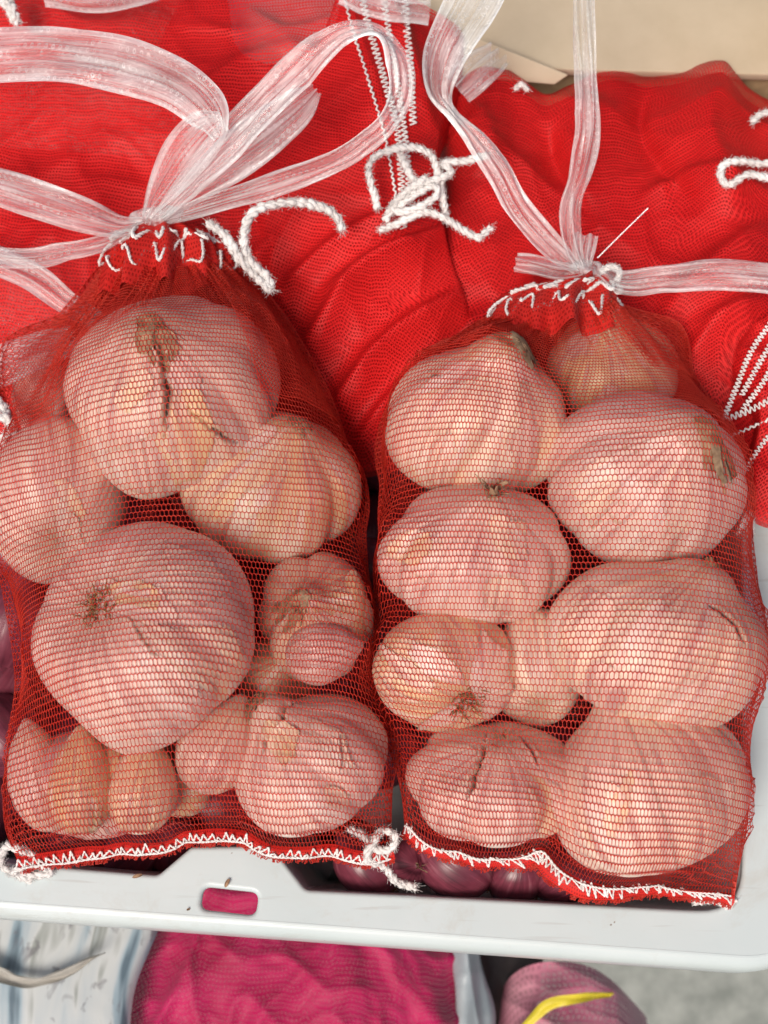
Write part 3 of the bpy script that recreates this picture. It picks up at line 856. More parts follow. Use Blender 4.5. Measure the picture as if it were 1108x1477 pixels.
def build_bag(side, left, right, topc, botc, nrows, ncols, label, seed, knot):
    Vs = OBST[side]
    lo = np.array([min(V[:, 0].min() for V in Vs) - 2, min(V[:, 1].min() for V in Vs) - 2])
    hi = np.array([max(V[:, 0].max() for V in Vs) + 2, max(V[:, 1].max() for V in Vs) + 2])
    step = 0.10
    allV = np.vstack(Vs)
    Lp, Rp = resample(left, nrows), resample(right, nrows)
    # make room for the bulbs at the sides
    for Pp, sgn in ((Lp, -1), (Rp, 1)):
        for i in range(3, nrows - 2):
            near = allV[np.abs(allV[:, 1] - Pp[i, 1]) < 0.25]
            near = near[np.abs(near[:, 0] - Pp[i, 0]) < 2.5]
            if len(near):
                e = near[:, 0].max() + 0.12 if sgn > 0 else near[:, 0].min() - 0.12
                Pp[i, 0] = max(Pp[i, 0], e) if sgn > 0 else min(Pp[i, 0], e)
        for _ in range(3):
            Pp[1:-1, 0] = 0.25 * Pp[:-2, 0] + 0.5 * Pp[1:-1, 0] + 0.25 * Pp[2:, 0]
    Tp, Bp = resample(topc, ncols), resample(botc, ncols)
    for j in range(2, ncols - 2):
        near = allV[(np.abs(allV[:, 0] - Bp[j, 0]) < 0.25) & (np.abs(allV[:, 1] - Bp[j, 1]) < 2.0)]
        if len(near): Bp[j, 1] = min(Bp[j, 1], near[:, 1].min() - 0.13)
    for _ in range(2):
        Bp[1:-1, 1] = 0.25 * Bp[:-2, 1] + 0.5 * Bp[1:-1, 1] + 0.25 * Bp[2:, 1]
    s = (np.linspace(0, 1, ncols))[None, :, None]
    t = np.linspace(0, 1, nrows)[:, None, None]
    s2 = 0.5 - 0.5 * np.cos(s * math.pi)
    s2 = 0.45 * s2 + 0.55 * s
    base = Lp[:, None] * (1 - s2) + Rp[:, None] * s2
    dT = Tp[None] - (Lp[0] * (1 - s2) + Rp[0] * s2)
    dB = Bp[None] - (Lp[-1] * (1 - s2) + Rp[-1] * s2)
    P0 = base + dT * (1 - t) ** 4 + dB * t ** 4
    root = empty('mesh_bag', P0[-1].mean(0), label, 'mesh bag', 'red net bags full of garlic')
    parts = []
    pl = smoothnoise(seed + 3, 10, 0.25, 1.2, 1)
    keep = None
    for up in (True, False):
        H = heightfield(Vs, lo, hi, step, up)
        P = P0.copy()
        sg = 1 if up else -1
        P[..., 2] *= sg
        bz = P[..., 2].copy()
        off = 0.06
        def hh(P): return bilin(H, (P[..., 0] - lo[0]) / step, (P[..., 1] - lo[1]) / step) + off
        P[1:-1, 1:-1, 2] = np.maximum(bz[1:-1, 1:-1], hh(P)[1:-1, 1:-1])
        for it in range(500):
            avg = 0.25 * (P[:-2, 1:-1] + P[2:, 1:-1] + P[1:-1, :-2] + P[1:-1, 2:])
            P[1:-1, 1:-1] += 0.8 * (avg - P[1:-1, 1:-1])
            P[1:-1, 1:-1, 2] = np.maximum(P[1:-1, 1:-1, 2], hh(P)[1:-1, 1:-1])
        # uneven pull: the knit drifts sideways and along
        wv_ = smoothnoise(seed + 13, 14, 0.25, 1.1, 2); wu_ = smoothnoise(seed + 14, 14, 0.25, 1.1, 2)
        q2 = P[1:-1, 1:-1, :2].reshape(-1, 2)
        sh = P[1:-1, 1:-1].shape[:2]
        ef = (np.clip(np.minimum(np.arange(1, ncols - 1), ncols - 2 - np.arange(1, ncols - 1)) / 10, 0, 1)[None] * np.clip(np.minimum(np.arange(1, nrows - 1), nrows - 2 - np.arange(1, nrows - 1)) / 8, 0, 1)[:, None])
        P[1:-1, 1:-1, 0] += 0.10 * wu_(q2).reshape(sh) * ef
        P[1:-1, 1:-1, 1] += 0.11 * wv_(q2).reshape(sh) * ef
        P[1:-1, 1:-1, 2] = np.maximum(P[1:-1, 1:-1, 2], hh(P)[1:-1, 1:-1])
        # pleats gathered at the neck
        jj = np.arange(ncols)[None, :]
        ii = np.arange(nrows)[:, None]
        ple = 0.20 * np.exp(-ii / (nrows * 0.11)) * np.sin(jj * 0.75 + 2.5 * np.sin(jj * 0.21 + seed))
        edge = np.clip(np.minimum(jj, ncols - 1 - jj) / 4.0, 0, 1)
        P[..., 2] += np.abs(ple) * edge * 1.2
        P[..., 0] += ple * 0.35 * edge
        P[..., 2] *= sg
        if up:
            keep = P
            kr = int(nrows * (0.36 if side == 'L' else 0.20))
            for c0, c1 in ((0, int(ncols * 0.24)), (int(ncols * 0.76), ncols)):      # slack second thickness on the shoulders
                X2 = P[:kr, c0:c1].copy()
                X2[..., 2] += 0.06 + 0.05 * np.sin(np.arange(kr)[:, None] * 0.5 + np.arange(c1 - c0)[None] * 0.8)
                X2[..., :2] += 0.05
                parts.append(net_sheet(X2, 0.015, 0.0098, 2, seed + 9))
        parts.append(net_sheet(P, 0.0150 if up else 0.014, 0.0098, 4 if up else 2, seed))
    for Pp, sgn in ((P0[:, 0], -1), (P0[:, -1], 1)):       # slack gathered into a flat fold along each side
        nzw = smoothnoise(seed + (5 if sgn > 0 else 8), 12, 0.12, 0.7, 1)(np.arange(nrows)[:, None] * 0.6)
        wd = np.clip(0.13 + 0.09 * nzw, 0.02, 0.4)[:, None]
        tq = np.linspace(0, 1, nrows)[:, None]
        wd = wd * np.clip(np.minimum(tq * 10, (1 - tq) * 6), 0.1, 1)
        ks = np.arange(9)[None, :]
        out = np.sin(ks / 8 * math.pi) * wd * 1.2 - 0.10 * (ks / 8)
        S = np.repeat(Pp[:, None], 9, 1).copy()
        S[..., 0] += sgn * out
        S[..., 2] += (0.25 - 0.55 * ks / 8) * np.clip((1 - tq) * 6, 0, 1) + 0.04 * nzw[:, None]
        parts.append(net_sheet(S, 0.015, 0.009, 2, seed + 4))
    V, F = join(parts)
    mesh('net', V, F, M_NET, root, smooth=True, kind='stuff')
    return root, keep, Bp

def path_z(pts): return np.array([at(*q) for q in pts])
LEFT_L = path_z([(158, 372, 0.3), (118, 425, 0.0), (76, 500, -0.4), (40, 582, -0.6), (6, 690, -0.6), (-4, 770, -0.6), (16, 850, -0.6), (32, 920, -0.6), (34, 990, -0.6), (18, 1060, -0.6), (6, 1130, -1.0), (6, 1190, -1.4), (24, 1238, -1.75)])
LEFT_R = path_z([(320, 372, 0.3), (376, 415, 0.0), (432, 500, -0.4), (482, 600, -0.6), (517, 690, -0.6), (520, 765, -0.6), (531, 860, -0.6), (533, 950, -0.6), (546, 1030, -0.6), (556, 1110, -1.0), (562, 1160, -1.3), (566, 1222, -1.7)])
LEFT_T = path_z([(158, 372, 0.3), (195, 385, 1.2), (240, 392, 1.4), (285, 385, 1.2), (320, 372, 0.3)])
LEFT_B = path_z([(24, 1238, -1.75), (130, 1222, -1.6), (250, 1204, -1.5), (320, 1197, -1.4), (385, 1206, -1.5), (440, 1206, -1.6), (520, 1230, -1.7), (566, 1222, -1.7)])
RIGHT_L = path_z([(712, 455, 0.3), (655, 490, 0.0), (603, 540, -0.4), (566, 602, -0.6), (556, 690, -0.6), (546, 770, -0.6), (549, 850, -0.6), (539, 945, -0.6), (556, 1040, -0.6), (574, 1100, -1.0), (580, 1150, -1.3), (584, 1194, -1.6)])
RIGHT_R = path_z([(888, 440, 0.3), (956, 498, 0.0), (1014, 570, -0.4), (1060, 650, -0.6), (1074, 720, -0.6), (1078, 795, -0.6), (1100, 880, -0.6), (1106, 940, -0.6), (1080, 1020, -0.6), (1066, 1100, -1.0), (1070, 1190, -1.3), (1060, 1294, -1.7)])
RIGHT_T = path_z([(712, 455, 0.3), (755, 466, 1.1), (805, 468, 1.4), (850, 455, 1.2), (888, 440, 0.3)])
RIGHT_B = path_z([(584, 1190, -1.6), (680, 1208, -1.5), (780, 1224, -1.5), (845, 1212, -1.4), (900, 1244, -1.5), (960, 1280, -1.65), (1060, 1292, -1.7)])
BAG_L, NET_L, SEAM_L = build_bag('L', LEFT_L, LEFT_R, LEFT_T, LEFT_B, 104, 106, 'red net bag of garlic on the left, tied with a looped white ribbon', 21, (232, 330))
BAG_R, NET_R, SEAM_R = build_bag('R', RIGHT_L, RIGHT_R, RIGHT_T, RIGHT_B, 102, 106, 'red net bag of garlic on the right, its ribbon tails spread three ways', 22, (850, 390))

def hem_collar(bag, rows, zc, seed, nst):
    """ruffled gathered hem; rows: (left px, right px, y px, front depth cm) from bottom to top"""
    rs = np.random.RandomState(seed)
    n = 150
    ph = np.linspace(0, 2 * math.pi, n, endpoint=False)
    V = []
    rf = smoothnoise(seed, 10, 7, 22, 1)(ph[:, None]); rf[-8:] = rf[-8:] * np.linspace(1, 0, 8) + rf[0] * np.linspace(0, 1, 8)
    rings = []
    K = 14
    rr = np.array(rows, float)
    tt = np.linspace(0, 1, K)
    src = np.linspace(0, 1, len(rr))
    R_ = np.stack([np.interp(tt, src, rr[:, c]) for c in range(4)], -1)
    for q, (xl, xr, y, d) in enumerate(R_):
        f = q / (K - 1)
        ruff = (0.16 * rf + 0.05 * rs.normal(size=n) * 0) * (1 - 0.6 * f)
        cx = (xl + xr) / 2
        c0 = at(cx, y, zc)
        w = (xr - xl) / 2 * pxcm(c0)
        ring = c0 + np.outer(np.cos(ph) * (w + 0.5 * ruff), VX) + np.outer(np.sin(ph) * (d + ruff), VB) + np.outer(ruff * 0.7 * (1 - f) + 0.04 * np.sin(3 * ph + seed), VU)
        rings.append(ring)
    rings = np.array(rings)
    V = rings.reshape(-1, 3)
    U = np.stack([np.broadcast_to(ph[None] * 1.6, (K, n)), np.broadcast_to(tt[:, None] * 1.6, (K, n))], -1).reshape(-1, 2)
    hem = mesh('hem', V, grid_faces(K, n, True), M_HEM, bag, uv=U)
    # white drawstring woven in and out of the gathers
    for row0, amp, fr, th_ in ((0.60, 0.07, 10.0, 0.052), (0.34, 0.10, 8.0, 0.042)):
        aa = np.linspace(0.03, 0.97, 150) * math.pi
        rowi = (row0 + amp * np.sin(aa * fr * 1.7 + seed) + 0.05 * np.sin(aa * 31)) * (K - 1)
        P = np.array([bilin(rings, np.array([min(max(r0, 0), K - 1.01)]), np.array([a_ / (2 * math.pi) * n]))[0] for r0, a_ in zip(rowi, aa)])
        C0 = rings.mean((0, 1))
        nr_ = (P - C0) - np.outer((P - C0) @ VU, VU); nr_ /= np.linalg.norm(nr_, axis=1)[:, None]
        P = P + nr_ * (0.0 + 0.16 * np.sin(aa * fr * 2 + 1.3 * np.sin(aa * 5)))[:, None]
        Vy, Fy = yarn(P, th_, seed, 2, 60)
        mesh('drawstring', Vy, Fy, M_YARN, hem)
    return hem
hem_collar(BAG_L, [(142, 338, 426, 1.45), (148, 332, 386, 1.28), (158, 322, 352, 1.05), (178, 296, 334, 0.8), (205, 262, 318, 0.5)], 0.4, 3, 15)
hem_collar(BAG_R, [(702, 898, 486, 1.6), (704, 894, 452, 1.45), (728, 890, 424, 1.0), (790, 884, 406, 0.8), (832, 872, 386, 0.45)], 0.4, 4, 15)

def bottom_seam(bag, curve, wpx, style, seed):
    """folded red edge with a white overlock zigzag along it"""
    rs = np.random.RandomState(seed)
    C = resample(curve, 260) + VU * 0.05
    T = np.gradient(C, axis=0); T /= np.linalg.norm(T, axis=1)[:, None]
    D = np.cross(VB, T); D /= np.linalg.norm(D, axis=1)[:, None]
    D = np.where((D @ VU)[:, None] > 0, -D, D)
    k = pxcm(C[0])
    w = wpx * k
    nz = smoothnoise(seed, 14, 0.5, 6, 1)(np.linspace(0, 14, 260)[:, None])
    K = 7
    V = []
    for q in range(K):
        f = q / (K - 1)
        V.append(C + D * ((f * w * (1 + 0.15 * nz))[:, None] if np.ndim(f * w * nz) else 0) + VB * (0.10 * math.sin(f * math.pi) + 0.05 * nz)[:, None])
    V = np.array(V)
    L = np.linspace(0, 12, 260)
    U = np.stack([np.broadcast_to(L[None], (K, 260)), np.broadcast_to(np.linspace(0, w, K)[:, None], (K, 260))], -1).reshape(-1, 2)
    bh = mesh('bottom_hem', V.reshape(-1, 3), grid_faces(K, 260), M_HEM, bag, uv=U)
    nf = 420
    fi = rs.randint(1, 258, nf); lowe = V[K - 1]
    fl_ = rs.uniform(0.03, 0.13, nf)[:, None]
    fa = lowe[fi]; fb = fa + D[fi] * fl_ + T[fi] * rs.uniform(-0.06, 0.06, (nf, 1)) + VB * rs.uniform(-0.05, 0.04, (nf, 1))
    fc = fb + T[fi] * rs.uniform(-0.06, 0.06, (nf, 1))
    mesh('frayed_edge', *join([segs(fa, fb, 0.011), segs(fb, fc, 0.011), segs(fc, fa + T[fi] * 0.05, 0.011)]), M_NET, bh, kind='stuff')
    ns = int(np.linalg.norm(np.diff(C, axis=0), axis=1).sum() / (0.21 if style == 'zig' else 0.17))
    P = []
    for s in range(ns):
        i = int(s / ns * 259); i2 = int(min((s + 0.5) / ns, 1) * 259)
        if style == 'zig':
            P.append(V[5, i] + VB * 0.07 + rs.normal(size=3) * 0.022); P.append(V[rs.choice([1, 2, 2, 3]), i2] + VB * 0.07 + rs.normal(size=3) * 0.03)
        else:
            P.append(V[rs.choice([3, 4, 5]), min(i + rs.randint(1, 6), 259)] + VB * 0.07 + rs.normal(size=3) * 0.025); P.append(V[rs.choice([0, 1]), i2] + VB * 0.05 + rs.normal(size=3) * 0.025)
    P = np.array(P)
    Q = np.vstack([catmull(P[a:a + 2], 0.05)[:-1] for a in range(len(P) - 1)])
    T1 = yarn(Q, 0.026, seed, 2, 6)
    row = V[5 if style == 'zig' else 1] + VB * 0.075
    T2 = yarn(row[::4], 0.030, seed + 1, 2, 8)
    mesh('overlock_stitching', *join([T1, T2]), M_YARN, bh)
bottom_seam(BAG_L, SEAM_L, 19, 'zig', 41)
bottom_seam(BAG_R, SEAM_R, 19, 'ladder', 42)

# loose yarn tails of the two bags
def yarn_part(parent, pts, r, seed, name='yarn_tail', fuzz=14, ply=3):
    V, F = yarn(pxpath(pts), r, seed, ply, fuzz)
    return mesh(name, V, F, M_YARN, parent)
yarn_part(BAG_L, [(300, 322, 1.6), (325, 340, 1.8), (345, 372, 1.7), (368, 398, 1.4), (390, 418, 1.2), (384, 398, 1.3), (362, 378, 1.6), (352, 345, 1.9), (366, 306, 2.1), (415, 292, 2.0), (462, 298, 1.7), (485, 312, 1.5), (494, 332, 1.2)], 0.115, 51, fuzz=420)
yarn_part(BAG_L, [(504, 1196, -1.6), (525, 1206, -1.5), (545, 1226, -1.4), (566, 1222, -1.2), (570, 1205, -1.1), (552, 1198, -1.1), (540, 1212, -1.2), (530, 1238, -1.6), (556, 1252, -1.9), (572, 1272, -2.0), (600, 1280, -2.1)], 0.095, 52, fuzz=420)
yarn_part(BAG_L, [(60, 1240, -1.8), (30, 1226, -1.7), (8, 1222, -1.8), (4, 1250, -1.9), (40, 1262, -2.0), (72, 1258, -2.0), (50, 1246, -1.8), (20, 1258, -1.9), (45, 1270, -2.1)], 0.095, 53, fuzz=420)
yarn_part(BAG_R, [(1000, 1302, -2.1), (1030, 1300, -2.0), (1050, 1308, -2.1), (1062, 1298, -2.1)], 0.07, 54, fuzz=420)
yarn_part(BAG_R, [(868, 392, 1.0), (882, 384, 1.2), (894, 392, 1.1), (890, 405, 1.0)], 0.08, 55, fuzz=420)

# ------------------------------------------------------------------ ribbons
def ribbon(parent, pts, name, seed, nW=17, corr=0.05, waves=4.0, curl=0.0):
    """pts: (px, py, z, width px, roll degrees)"""
    rs = np.random.RandomState(seed)
    A = np.array([list(at(x, y, z)) + [w, R(rl)] for x, y, z, w, rl in pts])
    A = catmull(A, 0.10)
    P = A[:, :3]
    T = np.gradient(P, axis=0); T /= np.linalg.norm(T, axis=1)[:, None]
    W0 = np.cross(T, VB[None]); W0 /= np.linalg.norm(W0, axis=1)[:, None] + 1e-9
    for i in range(1, len(W0)):
        if W0[i] @ W0[i - 1] < 0: W0[i] = -W0[i]
    N0 = np.cross(W0, T)
    N0 = np.where((N0 @ VB)[:, None] < 0, -N0, N0)
    r = A[:, 4]
    W = W0 * np.cos(r)[:, None] + N0 * np.sin(r)[:, None]
    N = N0 * np.cos(r)[:, None] - W0 * np.sin(r)[:, None]
    k = np.array([pxcm(p) for p in P])
    hw = A[:, 3] * k / 2
    L = np.concatenate([[0], np.cumsum(np.linalg.norm(np.diff(P, axis=0), axis=1))])
    u = np.linspace(0, 1, nW)
    nz = smoothnoise(seed, 20, 0.4, 2.2, 2)
    G = np.stack(np.broadcast_arrays(u[None] * 9, L[:, None] * 0.8), -1)
    hgt = nz(G.reshape(-1, 2)).reshape(len(P), nW) * 0.022 + 0.05 * np.abs(smoothnoise(seed + 7, 16, 0.8, 3.0, 2)(G.reshape(-1, 2) * np.array([0.35, 2.2])).reshape(len(P), nW))
    hgt = hgt + corr * 1.3 * np.clip(50 / A[:, 3:4], 0.7, 1.6) * np.sin(u[None] * waves * 2 * math.pi + 0.6 * np.sin(L[:, None] * 0.9 + seed)) + curl * (2 * u[None] - 1) ** 2
    ed = smoothnoise(seed + 1, 12, 0.8, 4, 1)(L[:, None]) * 0.02
    V = P[:, None] + W[:, None] * ((2 * u[None] - 1) * (hw + ed)[:, None])[..., None] + N[:, None] * hgt[..., None]
    U = np.stack(np.broadcast_arrays(u[None], L[:, None]), -1).reshape(-1, 2)
    return mesh(name, V.reshape(-1, 3), grid_faces(len(P), nW), M_RIB, parent, uv=U)

TIE_L = empty('ribbon_tie', at(225, 315, 1.0), 'white translucent ribbon bow knotted round the left bag\'s neck', 'ribbon')
ribbon(TIE_L, [(-70, 84, 3.2, 84, 10), (0, 78, 3.4, 84, 5), (80, 78, 3.8, 82, 0), (170, 92, 4.1, 80, -8), (250, 120, 4.2, 74, -14), (300, 160, 4.0, 64, -24), (318, 196, 3.7, 46, -50)], 'ribbon_loop', 61, corr=0.03, waves=3, curl=-0.06)
ribbon(TIE_L, [(322, 172, 3.9, 40, -30), (296, 190, 3.7, 66, 10), (268, 222, 3.1, 72, 12), (240, 264, 2.2, 50, 10), (218, 300, 1.5, 22, 0), (212, 318, 1.1, 14, 0)], 'ribbon_loop', 62, corr=0.08, waves=3)
ribbon(TIE_L, [(228, 316, 1.2, 14, 0), (258, 282, 2.0, 34, 0), (320, 215, 3.2, 56, 12), (400, 132, 4.2, 62, 15), (460, 74, 4.9, 58, 20), (505, 48, 5.2, 46, 38), (548, 52, 5.2, 40, 55), (574, 90, 5.0, 46, 40), (576, 140, 4.6, 46, 35), (545, 190, 4.2, 40, 42), (480, 234, 3.4, 36, 40), (390, 268, 2.5, 34, 20), (300, 296, 1.8, 28, 10), (240, 316, 1.2, 16, 0)], 'ribbon_loop', 63, corr=0.05, waves=3.5)
ribbon(TIE_L, [(232, 312, 1.3, 14, 0), (270, 280, 1.8, 40, 0), (330, 232, 2.4, 66, -14), (390, 186, 2.9, 62, -18), (432, 152, 3.1, 50, -18), (456, 130, 3.2, 22, -10)], 'ribbon_tail', 64, corr=0.09, waves=2.5)
ribbon(TIE_L, [(205, 322, 1.1, 14, 0), (170, 326, 1.3, 34, 0), (110, 306, 1.8, 56, 20), (50, 286, 2.0, 58, 15), (0, 270, 1.8, 54, 10), (-60, 252, 1.4, 50, 0)], 'ribbon_tail', 65, corr=0.07, waves=2.5)
ribbon(TIE_L, [(200, 326, 1.0, 12, 0), (150, 350, 1.2, 26, 20), (90, 364, 1.2, 30, 40), (40, 372, 1.1, 28, 30), (-50, 366, 0.9, 26, 20)], 'ribbon_tail', 66, corr=0.07, waves=2)
ribbon(TIE_L, [(-60, 350, 0.0, 36, 0), (0, 378, 0.0, 42, 10), (50, 402, -0.1, 40, 10), (95, 436, -0.3, 36, 10), (150, 470, -0.9, 30, 0)], 'ribbon_tail', 67, corr=0.05, waves=2)
ribbon(TIE_L, [(-60, 545, -0.8, 60, 0), (0, 528, -0.7, 62, 10), (60, 505, -0.6, 56, 10), (110, 490, -0.9, 40, 10)], 'ribbon_tail', 68, corr=0.05, waves=2)
def knot(parent, x, y, z, r, seed):
    nz = smoothnoise(seed, 16, 2, 8, 3)
    th = np.linspace(0, 2 * math.pi, 40, endpoint=False)[None]; p = np.linspace(0.01, math.pi - 0.01, 24)[:, None]
    X = np.stack([np.sin(p) * np.cos(th), np.cos(p) + 0 * th, np.sin(p) * np.sin(th)], -1).reshape(-1, 3)
    X = X * (1 + 0.14 * nz(X * 1.5) + 0.10 * np.abs(np.sin(4 * X[:, 1:2] + 3 * X[:, 0:1]))[:, 0])[:, None] * np.array([1.25, 0.62, 0.9]) * r
    c = at(x, y, z)
    V = c + X[:, :1] * VX + X[:, 1:2] * VU + X[:, 2:] * VB
    U = np.stack(np.broadcast_arrays(th / 6.28, p), -1).reshape(-1, 2)
    mesh('knot', V, grid_faces(24, 40, True), M_RIB, parent, uv=U)
knot(TIE_L, 226, 314, 0.95, 0.5, 71)

TIE_R = empty('ribbon_tie', at(848, 388, 0.9), 'white translucent ribbon knotted round the right bag\'s neck, one tail straight up', 'ribbon')
ribbon(TIE_R, [(838, 388, 1.0, 14, 0), (826, 350, 1.4, 30, 10), (826, 300, 1.9, 34, 35), (838, 250, 2.4, 36, 10), (848, 180, 3.0, 36, -15), (846, 100, 3.6, 34, -10), (843, 40, 4.0, 34, 5), (842, -60, 4.5, 34, 10)], 'ribbon_tail', 81, corr=0.10, waves=2)
ribbon(TIE_R, [(832, 388, 1.0, 14, 0), (796, 356, 1.3, 38, -8), (748, 300, 1.8, 44, -14), (714, 240, 2.3, 44, -22), (686, 200, 2.6, 40, -35), (652, 164, 2.9, 34, -50), (634, 130, 3.2, 44, -20), (640, 84, 3.6, 62, 0), (664, 36, 4.0, 74, 8), (690, -10, 4.3, 80, 10), (710, -60, 4.5, 80, 10)], 'ribbon_tail', 82, corr=0.06, waves=3)
ribbon(TIE_R, [(866, 392, 1.0, 14, 0), (900, 408, 1.2, 34, 0), (960, 404, 1.6, 42, 15), (1030, 396, 1.9, 48, -10), (1100, 402, 2.0, 50, 10), (1170, 410, 2.0, 48, 0)], 'ribbon_tail', 83, corr=0.08, waves=2.5)
ribbon(TIE_R, [(834, 392, 1.0, 14, 0), (805, 390, 1.2, 26, 10), (775, 382, 1.3, 28, 20), (744, 378, 1.2, 26, 0)], 'ribbon_tail', 84, corr=0.07, waves=2)
ribbon(TIE_R, [(846, 386, 1.0, 12, 0), (842, 365, 1.2, 30, 0), (846, 338, 1.3, 34, 10)], 'ribbon_tail', 85, corr=0.06, waves=2)
knot(TIE_R, 848, 388, 0.85, 0.42, 72)
Vt, Ft = tube(catmull(pxpath([(862, 372, 1.0), (896, 338, 1.5), (935, 300, 2.0)]), 0.1), 0.022, 6)
mesh('clear_thread', Vt, Ft, M_RIB, TIE_R, uv=np.zeros((len(Vt), 2)))

# ------------------------------------------------------------------ heaped red bags behind
def ridge(x, sharp=1.6): return (1 - np.abs(np.sin(x))) ** sharp

def cloth(parent, name, top, bot, n, m, mat, seed, folds, lump=0.5, sag=0.0, lift=0.0, uvk=1.0, fine=0.03, creases=(), roll=0.0, camp=0.9, crumple=1.0):
    """sheet between two edge curves (px,py,z); folds: (dir deg, wavelength cm, amp cm, warp, phase)"""
    T = resample(path_z(top), m); B = resample(path_z(bot), m)
    t = np.linspace(0, 1, n)[:, None, None]
    P = T[None] * (1 - t) + B[None] * t
    ss = np.linspace(0, 1, m)[None, :]
    ew = np.abs(2 * ss - 1) ** 5
    P[..., 0] += ew * 0.45 * smoothnoise(seed + 60, 10, 3, 14, 1)(t[:, :, 0])[:, None] * (1 if n > 60 else 0.3)
    Q = P[..., :2].reshape(-1, 2)
    w1 = smoothnoise(seed, 16, 0.15, 0.7)(Q)
    w2 = smoothnoise(seed + 1, 16, 0.15, 0.6)(Q)
    w3 = smoothnoise(seed + 2, 30, 0.9, 4.5)(Q)
    z = lump * w1
    for dg, wl, amp, warp, ph in folds:
        d = Q @ np.array([math.cos(R(dg)), math.sin(R(dg))])
        msk = 0.5 + 0.5 * np.tanh(1.4 * smoothnoise(seed + int(dg) + 7, 10, 0.15, 0.5)(Q))
        z = z + amp * msk * ridge(d * math.pi / wl + warp * w2 + ph)
    z = z + fine * w3
    for q, (f_, a_) in enumerate(((0.55, 0.36), (1.1, 0.16), (2.2, 0.085), (4.0, 0.03))):
        nn = smoothnoise(seed + 40 + q, 10, f_ * 0.7, f_ * 1.4)(Q + 0.5 * np.stack([w2, w1], -1))
        z = z + crumple * a_ * np.exp(-2.0 * np.sqrt(nn ** 2 + 0.012))
    PX = proj(P.reshape(-1, 3))
    PX = PX + np.stack([w2, w1], -1) * 7
    for line, wd, amp in creases:
        C = catmull(np.array([(x, y, 0) for x, y in line], float), 8.0)[:, :2]
        d, tt_ = polyline_dist(PX, C)
        end = np.clip(np.minimum(tt_, 1 - tt_) * 4, 0, 1)
        kk = np.clip((tt_ * (len(C) - 1)).astype(int), 0, len(C) - 2)
        a_ = C[np.minimum(kk + 1, len(C) - 1)] - C[kk]
        cr_ = ((PX[:, 0] - C[kk, 0]) * a_[:, 1] - (PX[:, 1] - C[kk, 1]) * a_[:, 0]) / (np.linalg.norm(a_, axis=1) + 1e-9)
        ww = wd * (0.9 - 0.4 * np.tanh(cr_ / (wd * 0.4)))
        z = z + camp * amp * end * np.exp(-np.sqrt((d / ww) ** 2 + 0.02) ** 1.25)
    tt = np.broadcast_to(t[..., 0], P.shape[:2]).reshape(-1)
    z = z + sag * np.sin(tt * math.pi) - roll * np.exp(-tt / 0.025) - 0.5 * np.broadcast_to(np.exp(-np.minimum(ss, 1 - ss) / 0.02), P.shape[:2]).reshape(-1)
    V = P.reshape(-1, 3).copy()
    V[:, 2] += z + lift
    ii, jj = np.meshgrid(np.arange(n), np.arange(m), indexing='ij')
    G = V.reshape(n, m, 3)
    lu = np.concatenate([np.zeros((n, 1)), np.cumsum(np.linalg.norm(np.diff(G, axis=1), axis=2), 1)], 1)
    lv = np.concatenate([np.zeros((1, m)), np.cumsum(np.linalg.norm(np.diff(G, axis=0), axis=2), 0)], 0)
    U = np.stack([lu, lv], -1).reshape(-1, 2) * uvk
    o = mesh(name, V, grid_faces(n, m), mat, parent, uv=U)
    return o, G

def heap_bag(label, top, bot, seed, folds, low=None, **kw):
    root = empty('empty_mesh_bag', at(bot[len(bot) // 2][0], bot[len(bot) // 2][1], -3), label, 'mesh bag', 'empty red net bags heaped behind')
    _, G = cloth(root, 'upper_layer', top, bot, 150, 170, M_RNET, seed, folds, **kw)
    kw2 = dict(kw); kw2['lift'] = kw.get('lift', 0) - 0.45; kw2['fine'] = 0.10
    f2 = [(a + 6, wl * 1.1, am * 0.9, wp, ph + 0.5) for a, wl, am, wp, ph in folds]
    cloth(root, 'lower_layer', low or [(x + 4, y + 6, z) for x, y, z in top], bot, 90, 110, M_RCLOTH, seed, f2, **kw2)
    return root, G

H1, G1 = heap_bag('smooth spread red net bag behind the left garlic bag', [(-90, -60, -1.2), (150, -50, -0.6), (330, -50, -0.8), (520, -50, -1.4)],
                  [(-90, 640, -2.6), (100, 620, -2.2), (330, 600, -2.4), (560, 640, -3.2)], 101, [(70, 7.2, 0.25, 1.1, 0.3)], lump=0.22, sag=1.0, fine=0.02, camp=1.3, low=[(-90, -60, -1.2), (150, -50, -0.6), (310, -30, -0.8), (345, 70, -1.0), (440, 100, -1.2), (520, 60, -1.4)],
                  creases=[([(-60, 150), (120, 138), (300, 185)], 40, 0.30), ([(270, 240), (320, 150), (420, 112), (540, 150)], 26, 0.35), ([(360, 40), (420, 84), (520, 60)], 18, 0.30),
                           ([(-40, 440), (120, 330), (200, 250)], 50, 0.3), ([(380, 330), (440, 240), (540, 200)], 34, 0.4), ([(330, 440), (420, 350), (520, 300)], 24, 0.35), ([(40, 20), (160, 60), (260, 40)], 30, 0.25)])
